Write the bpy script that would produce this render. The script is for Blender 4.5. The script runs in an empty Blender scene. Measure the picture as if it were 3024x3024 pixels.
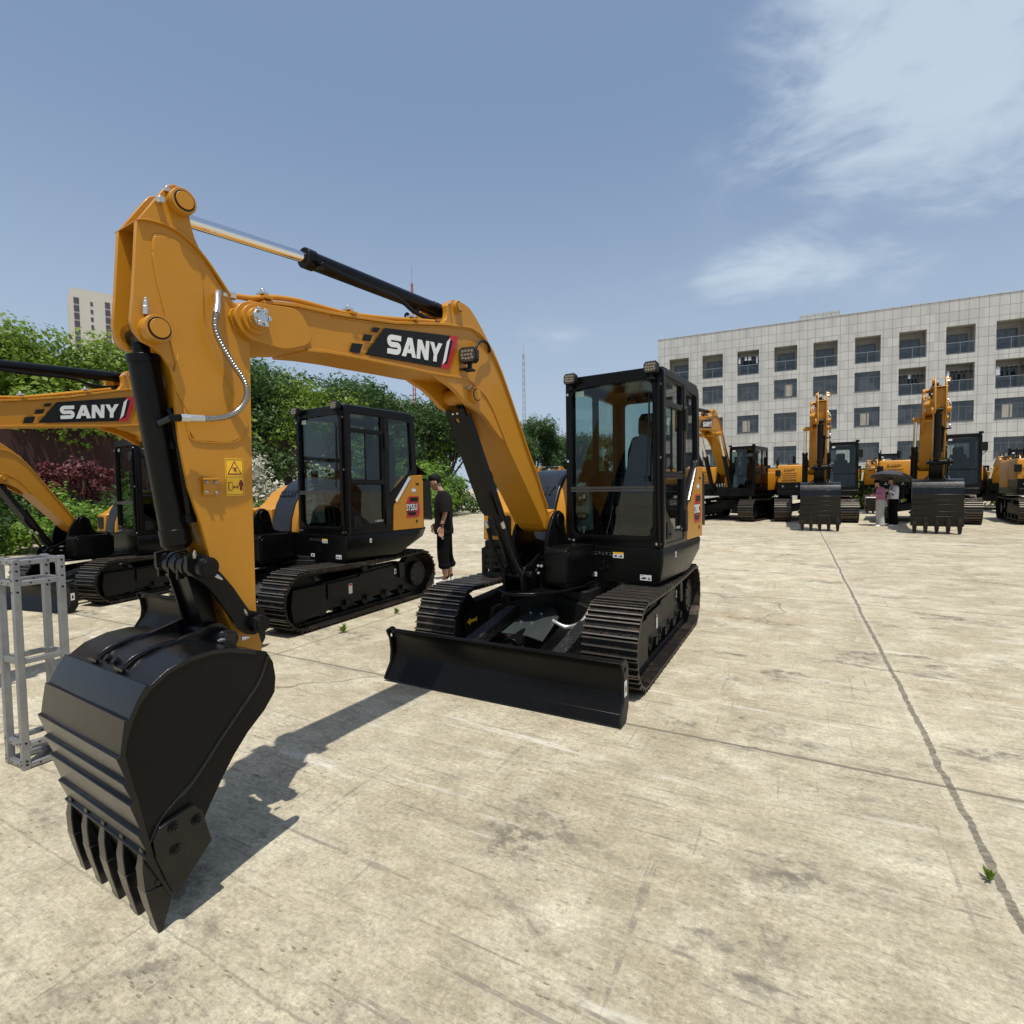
import bpy, bmesh, math, random
from math import sin, cos, pi, radians, atan2, hypot, sqrt
from mathutils import Matrix, Vector, noise
R = random.Random(7)
SC = bpy.context.scene
COL = SC.collection
I4 = Matrix.Identity(4)

# ------------------------------------------------------------------ helpers
def link(o, parent=None):
    COL.objects.link(o)
    if parent is not None: o.parent = parent
    return o

def tag(o, label=None, cat=None, group=None, kind=None):
    if label: o['label'] = label
    if cat: o['category'] = cat
    if group: o['group'] = group
    if kind: o['kind'] = kind
    return o

def thing(name, loc, rz, label, cat, group=None):
    o = bpy.data.objects.new(name, None); link(o)
    o.location = loc; o.rotation_euler = (0, 0, rz); o.empty_display_size = .1
    return tag(o, label, cat, group)

def copy_tree(o, parent=None):
    c = o.copy(); COL.objects.link(c)
    if parent is not None: c.parent = parent
    for ch in list(o.children): copy_tree(ch, c)
    return c

class MB:
    def __init__(s): s.v = []; s.f = []; s.m = []; s.c = []
    def cut(s):
        if s.v: s.c.append((len(s.v), len(s.f)))
        return s
    def build_parts(s, name, mats, parent=None, M=None, bevel=0, flat=False):
        s.cut(); v0 = f0 = 0; out = []
        for v1, f1 in s.c:
            if f1 > f0:
                k = MB(); k.v = s.v[v0:v1]; k.f = [[i-v0 for i in f] for f in s.f[f0:f1]]; k.m = s.m[f0:f1]
                out.append(k.build(name, mats, parent, M, bevel=bevel, flat=flat))
            v0, f0 = v1, f1
        return out
    def add(s, vs, fs, m=0, M=None):
        b = len(s.v)
        for p in vs:
            p = Vector(p)
            s.v.append(M @ p if M is not None else p)
        for f in fs: s.f.append([i + b for i in f]); s.m.append(m)
        return s
    def box(s, x0, x1, y0, y1, z0, z1, m=0, M=None):
        vs = [(x, y, z) for x in (x0, x1) for y in (y0, y1) for z in (z0, z1)]
        return s.add(vs, [(0,1,3,2),(4,6,7,5),(0,4,5,1),(2,3,7,6),(0,2,6,4),(1,5,7,3)], m, M)
    def cbox(s, c, d, m=0, M=None):
        return s.box(c[0]-d[0]/2, c[0]+d[0]/2, c[1]-d[1]/2, c[1]+d[1]/2, c[2]-d[2]/2, c[2]+d[2]/2, m, M)
    def prism(s, poly, y0, y1, m=0, M=None):        # poly in xz
        n = len(poly)
        vs = [(p[0], y0, p[1]) for p in poly] + [(p[0], y1, p[1]) for p in poly]
        fs = [list(range(n)), list(range(2*n-1, n-1, -1))] + [(i, (i+1) % n, n+(i+1) % n, n+i) for i in range(n)]
        return s.add(vs, fs, m, M)
    def prismz(s, poly, z0, z1, m=0, M=None):       # poly in xy
        n = len(poly)
        vs = [(p[0], p[1], z0) for p in poly] + [(p[0], p[1], z1) for p in poly]
        fs = [list(range(n)), list(range(2*n-1, n-1, -1))] + [(i, (i+1) % n, n+(i+1) % n, n+i) for i in range(n)]
        return s.add(vs, fs, m, M)
    def prismx(s, poly, x0, x1, m=0, M=None):       # poly in yz
        n = len(poly)
        vs = [(x0, p[0], p[1]) for p in poly] + [(x1, p[0], p[1]) for p in poly]
        fs = [list(range(n)), list(range(2*n-1, n-1, -1))] + [(i, (i+1) % n, n+(i+1) % n, n+i) for i in range(n)]
        return s.add(vs, fs, m, M)
    def cyl(s, a, b, r, n=20, r2=None, m=0, M=None, caps=True):
        a = Vector(a); b = Vector(b); r2 = r if r2 is None else r2
        d = (b-a).normalized()
        u = d.cross(Vector((0,0,1)) if abs(d.z) < .9 else Vector((1,0,0))).normalized(); w = d.cross(u)
        vs = [a + (u*cos(2*pi*i/n) + w*sin(2*pi*i/n))*r for i in range(n)] + [b + (u*cos(2*pi*i/n) + w*sin(2*pi*i/n))*r2 for i in range(n)]
        fs = [(i, (i+1) % n, n+(i+1) % n, n+i) for i in range(n)]
        if caps: fs += [list(range(n)), list(range(2*n-1, n-1, -1))]
        return s.add(vs, fs, m, M)
    def tube(s, path, r, n=10, m=0, M=None, caps=True):
        P = [Vector(p) for p in path]; k = len(P); rs = r if isinstance(r, (list, tuple)) else [r]*k
        vs = []; up = None
        for i in range(k):
            d = (P[min(i+1, k-1)] - P[max(i-1, 0)]).normalized()
            if up is None: up = d.cross(Vector((0,0,1)) if abs(d.z) < .9 else Vector((1,0,0))).normalized()
            up = (up - d*up.dot(d)).normalized(); w = d.cross(up)
            vs += [P[i] + (up*cos(2*pi*j/n) + w*sin(2*pi*j/n))*rs[i] for j in range(n)]
        fs = [(i*n+j, i*n+(j+1) % n, (i+1)*n+(j+1) % n, (i+1)*n+j) for i in range(k-1) for j in range(n)]
        if caps: fs += [list(range(n)), [(k-1)*n+j for j in range(n-1, -1, -1)]]
        return s.add(vs, fs, m, M)
    def loft(s, rings, m=0, M=None, caps=True):
        n = len(rings[0]); k = len(rings)
        vs = [p for r in rings for p in r]
        fs = [(i*n+j, i*n+(j+1) % n, (i+1)*n+(j+1) % n, (i+1)*n+j) for i in range(k-1) for j in range(n)]
        if caps: fs += [list(range(n)), [(k-1)*n+j for j in range(n-1, -1, -1)]]
        return s.add(vs, fs, m, M)
    def ell(s, c, r, nu=14, nv=9, m=0, M=None):
        rings = []
        for j in range(1, nv):
            t = pi*j/nv
            rings.append([(c[0]+r[0]*sin(t)*cos(2*pi*i/nu), c[1]+r[1]*sin(t)*sin(2*pi*i/nu), c[2]+r[2]*cos(t)) for i in range(nu)])
        return s.loft(rings, m, M)
    def merge(s, me, m=0, M=None):
        return s.add([v.co for v in me.vertices], [list(p.vertices) for p in me.polygons], m, M)
    def build(s, name, mats, parent=None, M=None, bevel=0, ang=38, loc=None, flat=False, seg=2):
        if M is None: M = I4
        me = bpy.data.meshes.new(name)
        me.from_pydata([tuple(M @ v) for v in s.v], [], s.f)
        if not isinstance(mats, (list, tuple)): mats = [mats]
        for x in mats: me.materials.append(x)
        for p, k in zip(me.polygons, s.m): p.material_index = min(k, len(mats)-1)
        bm = bmesh.new(); bm.from_mesh(me)
        bmesh.ops.recalc_face_normals(bm, faces=bm.faces)
        a = radians(ang)
        for e in bm.edges:
            e.smooth = not (len(e.link_faces) != 2 or e.calc_face_angle(0) > a)
        for f in bm.faces: f.smooth = not flat
        bm.to_mesh(me); bm.free(); me.update()
        o = bpy.data.objects.new(name, me); link(o, parent)
        if loc: o.location = loc
        if bevel:
            b = o.modifiers.new('bevel', 'BEVEL'); b.width = bevel; b.segments = seg; b.limit_method = 'ANGLE'
            b.angle_limit = radians(40); b.harden_normals = False
        return o

def catmull(P, k=6):
    P = [Vector(p) for p in P]; out = []
    for i in range(len(P)-1):
        a = P[max(i-1, 0)]; b = P[i]; c = P[i+1]; d = P[min(i+2, len(P)-1)]
        for j in range(k):
            t = j/k
            out.append(.5*((2*b) + (c-a)*t + (2*a-5*b+4*c-d)*t*t + (3*b-a-3*c+d)*t**3))
    out.append(P[-1]); return out

def fillet(poly, r, k=4):
    out = []; n = len(poly)
    rr = r if isinstance(r, (list, tuple)) else [r]*n
    for i in range(n):
        p = Vector(poly[i][:2]); a = Vector(poly[i-1][:2]); b = Vector(poly[(i+1) % n][:2])
        da = a-p; db = b-p; q = min(rr[i], da.length*.45, db.length*.45)
        if q < 1e-4: out.append((p.x, p.y)); continue
        A = p + da.normalized()*q; B = p + db.normalized()*q
        for j in range(k+1):
            t = j/k; c = A*(1-t)**2 + p*2*t*(1-t) + B*t*t; out.append((c.x, c.y))
    return out

def rrect(x0, x1, y0, y1, r, k=4): return fillet([(x0,y0),(x1,y0),(x1,y1),(x0,y1)], r, k)
def circ(cx, cy, r, n=24, a0=0, a1=2*pi): return [(cx+r*cos(a0+(a1-a0)*i/n), cy+r*sin(a0+(a1-a0)*i/n)) for i in range(n)]

def plate_mesh(loops, t, bev=0):
    """flat plate with holes: 2D loops filled by the curve tessellator, thickness t centred on 0"""
    cu = bpy.data.curves.new('t', 'CURVE'); cu.dimensions = '2D'; cu.fill_mode = 'BOTH'; cu.extrude = t/2-bev; cu.bevel_depth = bev
    cu.bevel_resolution = 1
    for L in loops:
        sp = cu.splines.new('POLY'); sp.points.add(len(L)-1)
        for i, p in enumerate(L): sp.points[i].co = (p[0], p[1], 0, 1)
        sp.use_cyclic_u = True
    o = bpy.data.objects.new('t', cu); me = bpy.data.meshes.new_from_object(o)
    bpy.data.objects.remove(o); return me

def text_mesh(s, size=1, bold=.03, sx=1, ext=.002, align='CENTER'):
    cu = bpy.data.curves.new('t', 'FONT'); cu.body = s; cu.size = size; cu.offset = bold*size; cu.extrude = ext
    cu.align_x = align; cu.align_y = 'CENTER'; cu.resolution_u = 3
    o = bpy.data.objects.new('t', cu); me = bpy.data.meshes.new_from_object(o)
    bpy.data.objects.remove(o)
    for v in me.vertices: v.co.x *= sx
    return me

# basis matrices: map a plate drawn in (u,v) with normal n
def XZ(y):  return Matrix(((1,0,0,0),(0,0,-1,y),(0,1,0,0),(0,0,0,1)))       # (u,v)->(x,z) plate normal -y
def XZL(y): return Matrix(((-1,0,0,0),(0,0,1,y),(0,1,0,0),(0,0,0,1)))       # mirrored: seen from +y, u runs to -x
def YZ(x):  return Matrix(((0,0,1,x),(1,0,0,0),(0,1,0,0),(0,0,0,1)))        # (u,v)->(y,z) seen from +x

# ------------------------------------------------------------------ materials
class NT:
    def __init__(s, mat):
        s.t = mat.node_tree; s.n = s.t.nodes; s.l = s.t.links
    def node(s, typ, **kw):
        n = s.n.new(typ)
        for k, v in kw.items():
            if k.startswith('_'): setattr(n, k[1:], v)
            else:
                key = k.replace('__', ' ')
                s.set(n, key, v)
        return n
    def set(s, n, key, v):
        i = n.inputs[int(key[1:])] if key[0] == 'i' and key[1:].isdigit() else n.inputs[key]
        if isinstance(v, bpy.types.NodeSocket): s.l.new(v, i)
        else: i.default_value = v
    def m(s, op, a, b=0., c=0., clamp=False):
        n = s.n.new('ShaderNodeMath'); n.operation = op; n.use_clamp = clamp
        for i, v in enumerate((a, b, c)):
            if isinstance(v, bpy.types.NodeSocket): s.l.new(v, n.inputs[i])
            else: n.inputs[i].default_value = v
        return n.outputs[0]
    def mix(s, f, a, b, mode='MIX'):
        n = s.n.new('ShaderNodeMix'); n.data_type = 'RGBA'; n.blend_type = mode
        for i, v in ((0, f), (6, a), (7, b)):
            if isinstance(v, bpy.types.NodeSocket): s.l.new(v, n.inputs[i])
            else: n.inputs[i].default_value = v if i == 0 else (tuple(v)+(1,))[:4]
        return n.outputs[2]
    def noise(s, vec, scale, detail=4, rough=.6, dist=0):
        n = s.n.new('ShaderNodeTexNoise'); n.inputs['Scale'].default_value = scale; n.inputs['Detail'].default_value = detail
        n.inputs['Roughness'].default_value = rough; n.inputs['Distortion'].default_value = dist
        s.l.new(vec, n.inputs['Vector']); return n.outputs['Fac']
    def ramp(s, f, lo, hi, smooth=True):
        n = s.n.new('ShaderNodeMapRange'); n.interpolation_type = 'SMOOTHSTEP' if smooth else 'LINEAR'
        s.l.new(f, n.inputs[0]); n.inputs[1].default_value = lo; n.inputs[2].default_value = hi; return n.outputs[0]
    def bump(s, h, strength, dist=.01):
        n = s.n.new('ShaderNodeBump'); n.inputs['Strength'].default_value = strength; n.inputs['Distance'].default_value = dist
        s.l.new(h, n.inputs['Height']); return n.outputs[0]

def newmat(name):
    m = bpy.data.materials.new(name); m.use_nodes = True
    t = NT(m); return m, t, t.n['Principled BSDF'], t.n['Material Output']

def coords(t, kind='Object', scale=None, rot=None):
    c = t.n.new('ShaderNodeTexCoord'); o = c.outputs[kind]
    if scale or rot:
        mp = t.n.new('ShaderNodeMapping'); t.l.new(o, mp.inputs[0])
        if scale: mp.inputs['Scale'].default_value = scale
        if rot: mp.inputs['Rotation'].default_value = rot
        o = mp.outputs[0]
    return o

def simple(name, col, rough=.5, metal=0, var=.12, scale=6, bump=0, bscale=60, coat=0, spec=.5, dust=0, dustcol=(.30,.26,.19)):
    m, t, b, o = newmat(name)
    c = coords(t)
    n = t.noise(c, scale, 5)
    k = t.mix(n, tuple(x*(1-var) for x in col), tuple(min(1, x*(1+var)) for x in col))
    if dust:
        dn = t.ramp(t.noise(c, 3.1, 6, .7), .52, .8)
        k = t.mix(t.m('MULTIPLY', dn, dust), k, dustcol)
    t.l.new(k, b.inputs['Base Color'])
    b.inputs['Metallic'].default_value = metal
    r = t.m('ADD', t.m('MULTIPLY', t.noise(c, scale*2.3, 4), .18), rough-.09); t.l.new(r, b.inputs['Roughness'])
    b.inputs['Specular IOR Level'].default_value = spec
    if coat: b.inputs['Coat Weight'].default_value = coat; b.inputs['Coat Roughness'].default_value = .12
    if bump: t.l.new(t.bump(t.noise(c, bscale, 3), bump, .004), b.inputs['Normal'])
    return m

YEL = simple('yellow_paint', (.47,.205,.010), .40, var=.06, bump=.12, bscale=70, coat=.14, dust=.14, dustcol=(.40,.27,.12), spec=.38)
BLK = simple('black_paint', (.0035,.0035,.0035), .30, var=.2, bump=.10, bscale=80, dust=.012, spec=.20)
BLKM = simple('matte_black', (.007,.007,.0068), .50, var=.2, bump=.15, bscale=60, dust=.025, spec=.26)
BKT = simple('bucket_black_paint', (.0035,.0035,.0038), .24, var=.3, bump=.22, bscale=110, dust=.04, spec=.42)
NAVY = simple('dark_blue_grey_paint', (.010,.013,.020), .38, var=.1, bump=.1, bscale=90, dust=.05)
RUB = simple('rubber', (.006,.006,.006), .6, var=.2, spec=.3)
HST = simple('ribbed_steel_hose', (.34,.33,.31), .25, .9, var=.3)
CHR = simple('chrome', (.80,.80,.80), .08, 1, var=.02)
ZNC = simple('zinc_fitting', (.62,.62,.60), .32, .9, var=.1)
WHT = simple('white_vinyl', (.72,.73,.71), .45, var=.04)
RED = simple('red_vinyl', (.42,.012,.018), .4, var=.1)
DRED = simple('dark_red_vinyl', (.16,.008,.012), .4, var=.1)
LYEL = simple('label_yellow', (.86,.50,.02), .45, var=.04)
CONS = simple('grey_teal_plastic', (.11,.14,.135), .55, var=.06)
SEAT = simple('dark_fabric', (.010,.011,.013), .8, var=.2)
BLUE = simple('pale_blue_vinyl', (.30,.46,.62), .45, var=.2, scale=40)
ALU = simple('galvanised_metal', (.30,.31,.32), .40, .7, var=.28, scale=14, bump=.1)
SKIN = simple('skin', (.46,.26,.18), .55, var=.08)
HAIR = simple('hair', (.005,.004,.004), .7, var=.3, scale=40, bump=.6, bscale=70, spec=.2)
def rusty():
    m, t, b, o = newmat('track_steel')
    c = coords(t)
    n = t.ramp(t.noise(c, 9, 6, .7), .50, .68)
    n2 = t.noise(c, 40, 3)
    k = t.mix(n2, (.009,.0085,.008), (.024,.021,.018))
    k = t.mix(t.m('MULTIPLY', n, .65), k, (.085,.042,.02)); k = t.mix(t.m('MULTIPLY', t.ramp(t.noise(c, 2.4, 6, .7), .50, .72), .30), k, (.16,.14,.105))
    t.l.new(k, b.inputs['Base Color']); b.inputs['Metallic'].default_value = .3; b.inputs['Specular IOR Level'].default_value = .3
    b.inputs['Roughness'].default_value = .42
    t.l.new(t.bump(n2, .3, .004), b.inputs['Normal']); return m
TRK = rusty()
def polished():
    m, t, b, o = newmat('worn_grouser_edge')
    c = coords(t); n = t.noise(c, 25, 4)
    t.l.new(t.mix(n, (.10,.085,.07), (.30,.27,.23)), b.inputs['Base Color']); b.inputs['Metallic'].default_value = .7; b.inputs['Roughness'].default_value = .38
    return m
GRO = polished()
def rough_steel():     # painted cast beams of the blade arms
    m, t, b, o = newmat('rough_black_casting')
    c = coords(t); v = t.n.new('ShaderNodeTexVoronoi'); v.inputs['Scale'].default_value = 45; t.l.new(c, v.inputs['Vector'])
    b.inputs['Base Color'].default_value = (.018,.019,.020,1); b.inputs['Roughness'].default_value = .30
    t.l.new(t.bump(v.outputs['Distance'], .8, .012), b.inputs['Normal']); return m
CAST = rough_steel()
def glass(name, tint, mixf=.12, rough=.02):
    m, t, b, o = newmat(name)
    tr = t.n.new('ShaderNodeBsdfTransparent'); tr.inputs[0].default_value = tint+(1,)
    gl = t.n.new('ShaderNodeBsdfGlossy'); gl.inputs['Roughness'].default_value = rough; gl.inputs[0].default_value = (.9,.95,.95,1)
    f = t.n.new('ShaderNodeFresnel'); f.inputs[0].default_value = 1.45
    mx = t.n.new('ShaderNodeMixShader'); t.l.new(t.m('MULTIPLY', f.outputs[0], 1.4, clamp=True), mx.inputs[0])
    t.l.new(tr.outputs[0], mx.inputs[1]); t.l.new(gl.outputs[0], mx.inputs[2])
    clr = t.n.new('ShaderNodeBsdfTransparent'); gm = t.n.new('ShaderNodeNewGeometry'); m2 = t.n.new('ShaderNodeMixShader')   # the pane's back face adds nothing
    t.l.new(gm.outputs['Backfacing'], m2.inputs[0]); t.l.new(mx.outputs[0], m2.inputs[1]); t.l.new(clr.outputs[0], m2.inputs[2]); t.l.new(m2.outputs[0], o.inputs[0]); return m
GLS = glass('tinted_cab_glass', (.52,.64,.615))
GLC = glass('clear_railing_glass', (.72,.76,.75))
LENS = simple('lamp_lens', (.05,.045,.038), .35, 0, var=.5, scale=45)
LED = simple('led_reflector', (.30,.25,.16), .3, .2, var=.3, scale=45)
def window_mat():
    m, t, b, o = newmat('dark_window_glass')
    c = coords(t); n = t.noise(c, .9, 3)
    t.l.new(t.mix(t.ramp(n, .4, .6), (.018,.024,.028), (.05,.06,.062)), b.inputs['Base Color']); b.inputs['Roughness'].default_value = .06
    b.inputs['Specular IOR Level'].default_value = .9
    return m
WIN = window_mat()
# ------------------------------------------------------------------ lettering
def stroke(pts, w):
    """thick polyline with mitred joints -> closed polygon"""
    P = [Vector(p) for p in pts]; L = []; Rr = []
    for i in range(len(P)):
        if i == 0: d = (P[1]-P[0]).normalized(); n = Vector((-d.y, d.x)); k = 1
        elif i == len(P)-1: d = (P[-1]-P[-2]).normalized(); n = Vector((-d.y, d.x)); k = 1
        else:
            d1 = (P[i]-P[i-1]).normalized(); d2 = (P[i+1]-P[i]).normalized(); n1 = Vector((-d1.y, d1.x)); n2 = Vector((-d2.y, d2.x))
            n = (n1+n2).normalized(); k = 1/max(.4, n.dot(n1))
        L.append(P[i]+n*w/2*k); Rr.append(P[i]-n*w/2*k)
    return [tuple(p) for p in L + Rr[::-1]]
def arcp(cx, cy, rx, ry, a0, a1, n=8): return [(cx+rx*cos(radians(a0+(a1-a0)*i/n)), cy+ry*sin(radians(a0+(a1-a0)*i/n))) for i in range(n+1)]
def sany_polys():
    """block letters in a 4.9 x 1 box"""
    w = .27; out = []
    s = [(1.12,.865)] + arcp(.36,.68,.22,.185,90,270,8) + arcp(.80,.32,.22,.185,90,-90,8)[0:] + [(.05,.135)]
    out.append(stroke(s, w))
    ox = 1.28                                            # A
    out.append([(ox,0),(ox+.44,1),(ox+.80,1),(ox+1.24,0),(ox+.90,0),(ox+.82,.2),(ox+.70,.2),(ox+.62,.72),(ox+.42,.2),(ox+.34,0)])
    out.append([(ox+.46,.2),(ox+.46,.40),(ox+.80,.40),(ox+.84,.2)])
    out.append([(ox+.60,.66),(ox+.64,.74),(ox+.80,1),(ox+1.24,0),(ox+.90,0)])
    ox = 2.6                                             # N
    out.append([(ox,0),(ox,1),(ox+.36,1),(ox+.78,.45),(ox+.78,1),(ox+1.08,1),(ox+1.08,0),(ox+.74,0),(ox+.30,.57),(ox+.30,0)])
    ox = 3.75                                            # Y
    out.append([(ox,1),(ox+.37,1),(ox+.62,.62),(ox+.87,1),(ox+1.22,1),(ox+.77,.36),(ox+.77,0),(ox+.46,0),(ox+.46,.36)])
    return out
SANY = sany_polys()
def quadmap(q):   # q = TL,TR,BR,BL ; returns f(u,v) with v up
    TL, TR, BR, BL = [Vector(p) for p in q]
    return lambda u, v: (BL*(1-u)+BR*u)*(1-v) + (TL*(1-u)+TR*u)*v
def sany_on(mb, q3, lift, m=0):
    """letters on a 3D quad; lift = outward vector (thickness)"""
    f = quadmap(q3); lift = Vector(lift)
    for k, poly in enumerate(SANY):
        P = [f(p[0]/4.97, p[1]) + lift*(.001*k) for p in poly]; n = len(P)
        mb.add(P + [p+lift for p in P], [list(range(n)), list(range(2*n-1, n-1, -1))] + [(i, (i+1) % n, n+(i+1) % n, n+i) for i in range(n)], m)

# ------------------------------------------------------------------ side profiles of the working gear (x, z), metres
BOOM = [(3.343,2.289),(3.29,2.335),(3.234,2.335),(3.168,2.352),(3.062,2.371),(2.865,2.388),(2.703,2.41),(2.427,2.452),(2.2,2.503),(2.018,2.545),(1.805,2.585),
 (1.70,2.600),(1.62,2.590),(1.55,2.562),(1.484,2.515),(1.41,2.45),(1.333,2.36),(1.27,2.27),(1.197,2.165),(1.05,1.945),(.956,1.80),(.818,1.615),(.732,1.47),(.62,1.305),
 (.575,1.30),(.50,1.32),(.44,1.28),(.415,1.22),(.44,1.155),(.50,1.12),(.60,1.125),(.693,1.171),(.883,1.394),(1.097,1.64),(1.27,1.835),(1.398,2.014),(1.467,2.103),(1.554,2.175),
 (1.656,2.22),(1.746,2.248),(1.833,2.248),(2.0,2.236),(2.133,2.228),(2.341,2.222),(2.55,2.213),(2.742,2.206),(2.9,2.195),(3.018,2.18),(3.137,2.155),(3.24,2.165),(3.31,2.17),(3.365,2.20),(3.385,2.245),(3.375,2.275)]
TOPED = [(3.234,2.335),(3.168,2.352),(3.062,2.371),(2.865,2.388),(2.703,2.41),(2.427,2.452),(2.2,2.503),(2.018,2.545),(1.805,2.585),(1.70,2.600),(1.62,2.590),(1.55,2.562),(1.484,2.515),(1.41,2.45),(1.333,2.36),(1.27,2.27),(1.197,2.165),(1.05,1.945),(.956,1.80),(.818,1.615),(.732,1.47),(.64,1.335)]
BOTED = [(3.018,2.18),(2.9,2.195),(2.742,2.206),(2.55,2.213),(2.341,2.222),(2.133,2.228),(2.0,2.236),(1.833,2.248),(1.746,2.248),(1.656,2.22),(1.554,2.175),(1.467,2.103),(1.398,2.014),(1.27,1.835),(1.097,1.64),(.883,1.394),(.72,1.205)]
LUGC = [(2.10,2.232),(2.03,2.205),(1.934,2.178),(1.869,2.15),(1.803,2.112),(1.75,2.078),(1.69,2.062),(1.62,2.052),(1.56,2.025),(1.5,1.985),(1.44,1.94),(1.369,1.89),(1.30,1.86),(1.398,2.02),(1.467,2.11),(1.554,2.18),(1.656,2.226),(1.746,2.252),(1.95,2.245)]
LUGT = [(2.06,2.535),(2.0,2.558),(1.962,2.60),(1.955,2.64),(1.958,2.68),(1.934,2.712),(1.89,2.735),(1.84,2.74),(1.77,2.742),(1.71,2.728),(1.65,2.69),(1.57,2.625),(1.484,2.545),(1.425,2.50),(1.36,2.41),(1.42,2.44),(1.55,2.55),(1.70,2.59)]
STICK = [(3.525,2.605),(3.517,2.554),(3.505,2.512),(3.474,2.449),(3.414,2.368),(3.368,2.32),(3.32,2.28),(3.29,2.22),(3.29,2.136),(3.297,1.795),(3.303,1.442),(3.306,1.023),(3.302,.90),(3.285,.84),(3.29,.78),(3.33,.75),(3.37,.77),(3.40,.85),
 (3.463,1.103),(3.496,1.237),(3.525,1.383),(3.568,1.532),(3.593,1.701),(3.602,1.801),(3.605,1.95),(3.612,1.985),(3.64,2.03),(3.67,2.055),(3.71,2.07),(3.735,2.10),(3.744,2.139),(3.733,2.234),(3.722,2.361),(3.711,2.497),(3.621,2.644),(3.60,2.675),(3.575,2.69),(3.55,2.688),(3.53,2.665)]
STICK_BODY = [(3.508,2.50),(3.474,2.449),(3.414,2.368),(3.368,2.32),(3.32,2.28),(3.29,2.22),(3.29,2.136),(3.297,1.795),(3.303,1.442),(3.306,1.023),(3.302,.90),(3.33,.80),(3.38,.85),(3.445,1.103),(3.478,1.237),(3.507,1.383),(3.55,1.532),(3.575,1.701),(3.584,1.801),(3.588,1.95),(3.64,2.22),(3.66,2.40),(3.65,2.49)]
RAIL = [(3.711,2.5),(3.68,2.509),(3.647,2.514),(3.615,2.516),(3.589,2.513),(3.565,2.506),(3.545,2.497),(3.52,2.482),(3.50,2.467),(3.475,2.445),(3.451,2.419),(3.41,2.368),(3.375,2.323)]
PANEL = [(3.663,2.403),(3.655,2.463),(3.63,2.476),(3.593,2.478),(3.556,2.468),(3.515,2.445),(3.50,2.41),(3.487,2.341),(3.487,2.208),(3.472,2.15),(3.44,2.07),(3.41,1.98),(3.365,1.893),(3.325,1.832),(3.318,1.795),(3.344,1.744),(3.402,1.718),(3.54,1.718),(3.562,1.76),(3.58,1.872),(3.59,1.977),(3.605,2.05),(3.63,2.2),(3.65,2.3)]
BSIDE = [(3.405,.869),(3.378,.82),(3.369,.755),(3.375,.695),(3.422,.636),(3.494,.576),(3.557,.505),(3.598,.446),(3.638,.383),(3.667,.336),(3.674,.30),(3.67,.26),(3.79,.17),(3.845,.285),(3.858,.335),(3.870,.385),(3.890,.498),(3.906,.578),(3.920,.668),(3.913,.714),(3.892,.777),(3.866,.829),(3.830,.865),(3.773,.902),(3.70,.925),(3.62,.93),(3.554,.92),(3.47,.895)]
BSHELL = [(3.45,.885),(3.554,.922),(3.62,.932),(3.70,.928),(3.776,.906),(3.834,.867),(3.871,.829),(3.897,.777),(3.918,.714),(3.925,.668),(3.91,.578),(3.894,.498),(3.874,.385),(3.857,.30),(3.835,.215),(3.80,.13)]
CUT = [(3.83,.384),(3.713,.406),(3.69,.375),(3.665,.279),(3.657,.243),(3.785,.118),(3.81,.18),(3.84,.28),(3.848,.35)]
TOOTH = [(3.866,.30),(3.872,.185),(3.862,.13),(3.822,-.003),(3.797,.07),(3.782,.165),(3.785,.20),(3.83,.21),(3.84,.30)]
LINKP = [(3.611,1.27),(3.567,1.278),(3.54,1.262),(3.50,1.21),(3.474,1.178),(3.431,1.119),(3.392,1.053),(3.365,1.01),(3.30,.985),(3.285,.952),(3.30,.915),(3.345,.90),(3.38,.91),(3.42,.947),(3.445,.994),(3.473,1.043),(3.503,1.093),(3.533,1.136),(3.571,1.174),(3.608,1.21)]
EAR = [(3.405,.85),(3.425,.91),(3.445,.955),(3.47,.975),(3.50,.978),(3.55,.965),(3.63,.945),(3.72,.925),(3.62,.915),(3.50,.87)]
YC = -.07

def boss(mb, x, z, y0, y1, r, m=0, n=24):
    mb.cyl((x, y0, z), (x, y1, z), r, n, m=m)
def pin_end(mb, x, z, y, r, s=1, m=0):
    """raised ring with a recessed groove and pin face"""
    mb.cyl((x, y, z), (x, y+s*.012, z), r, 28, m=m)
    mb.cyl((x, y+s*.0121, z), (x, y+s*.014, z), r*.82, 28, m=1)
    mb.cyl((x, y+s*.0141, z), (x, y+s*.019, z), r*.70, 28, m=m)
def fitting(mb, p, d, L=.05, r=.012, m=0):
    p = Vector(p); d = Vector(d).normalized()
    mb.cyl(p, p+d*L*.5, r, 6, m=m); mb.cyl(p+d*L*.5, p+d*L*.8, r*.7, 8, m=m); mb.cyl(p+d*L*.8, p+d*L, r*.45, 8, m=m)
def nut(mb, a, d, r, L, m=0): a = Vector(a); mb.cyl(a, a+Vector(d).normalized()*L, r, 6, m=m)
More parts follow.
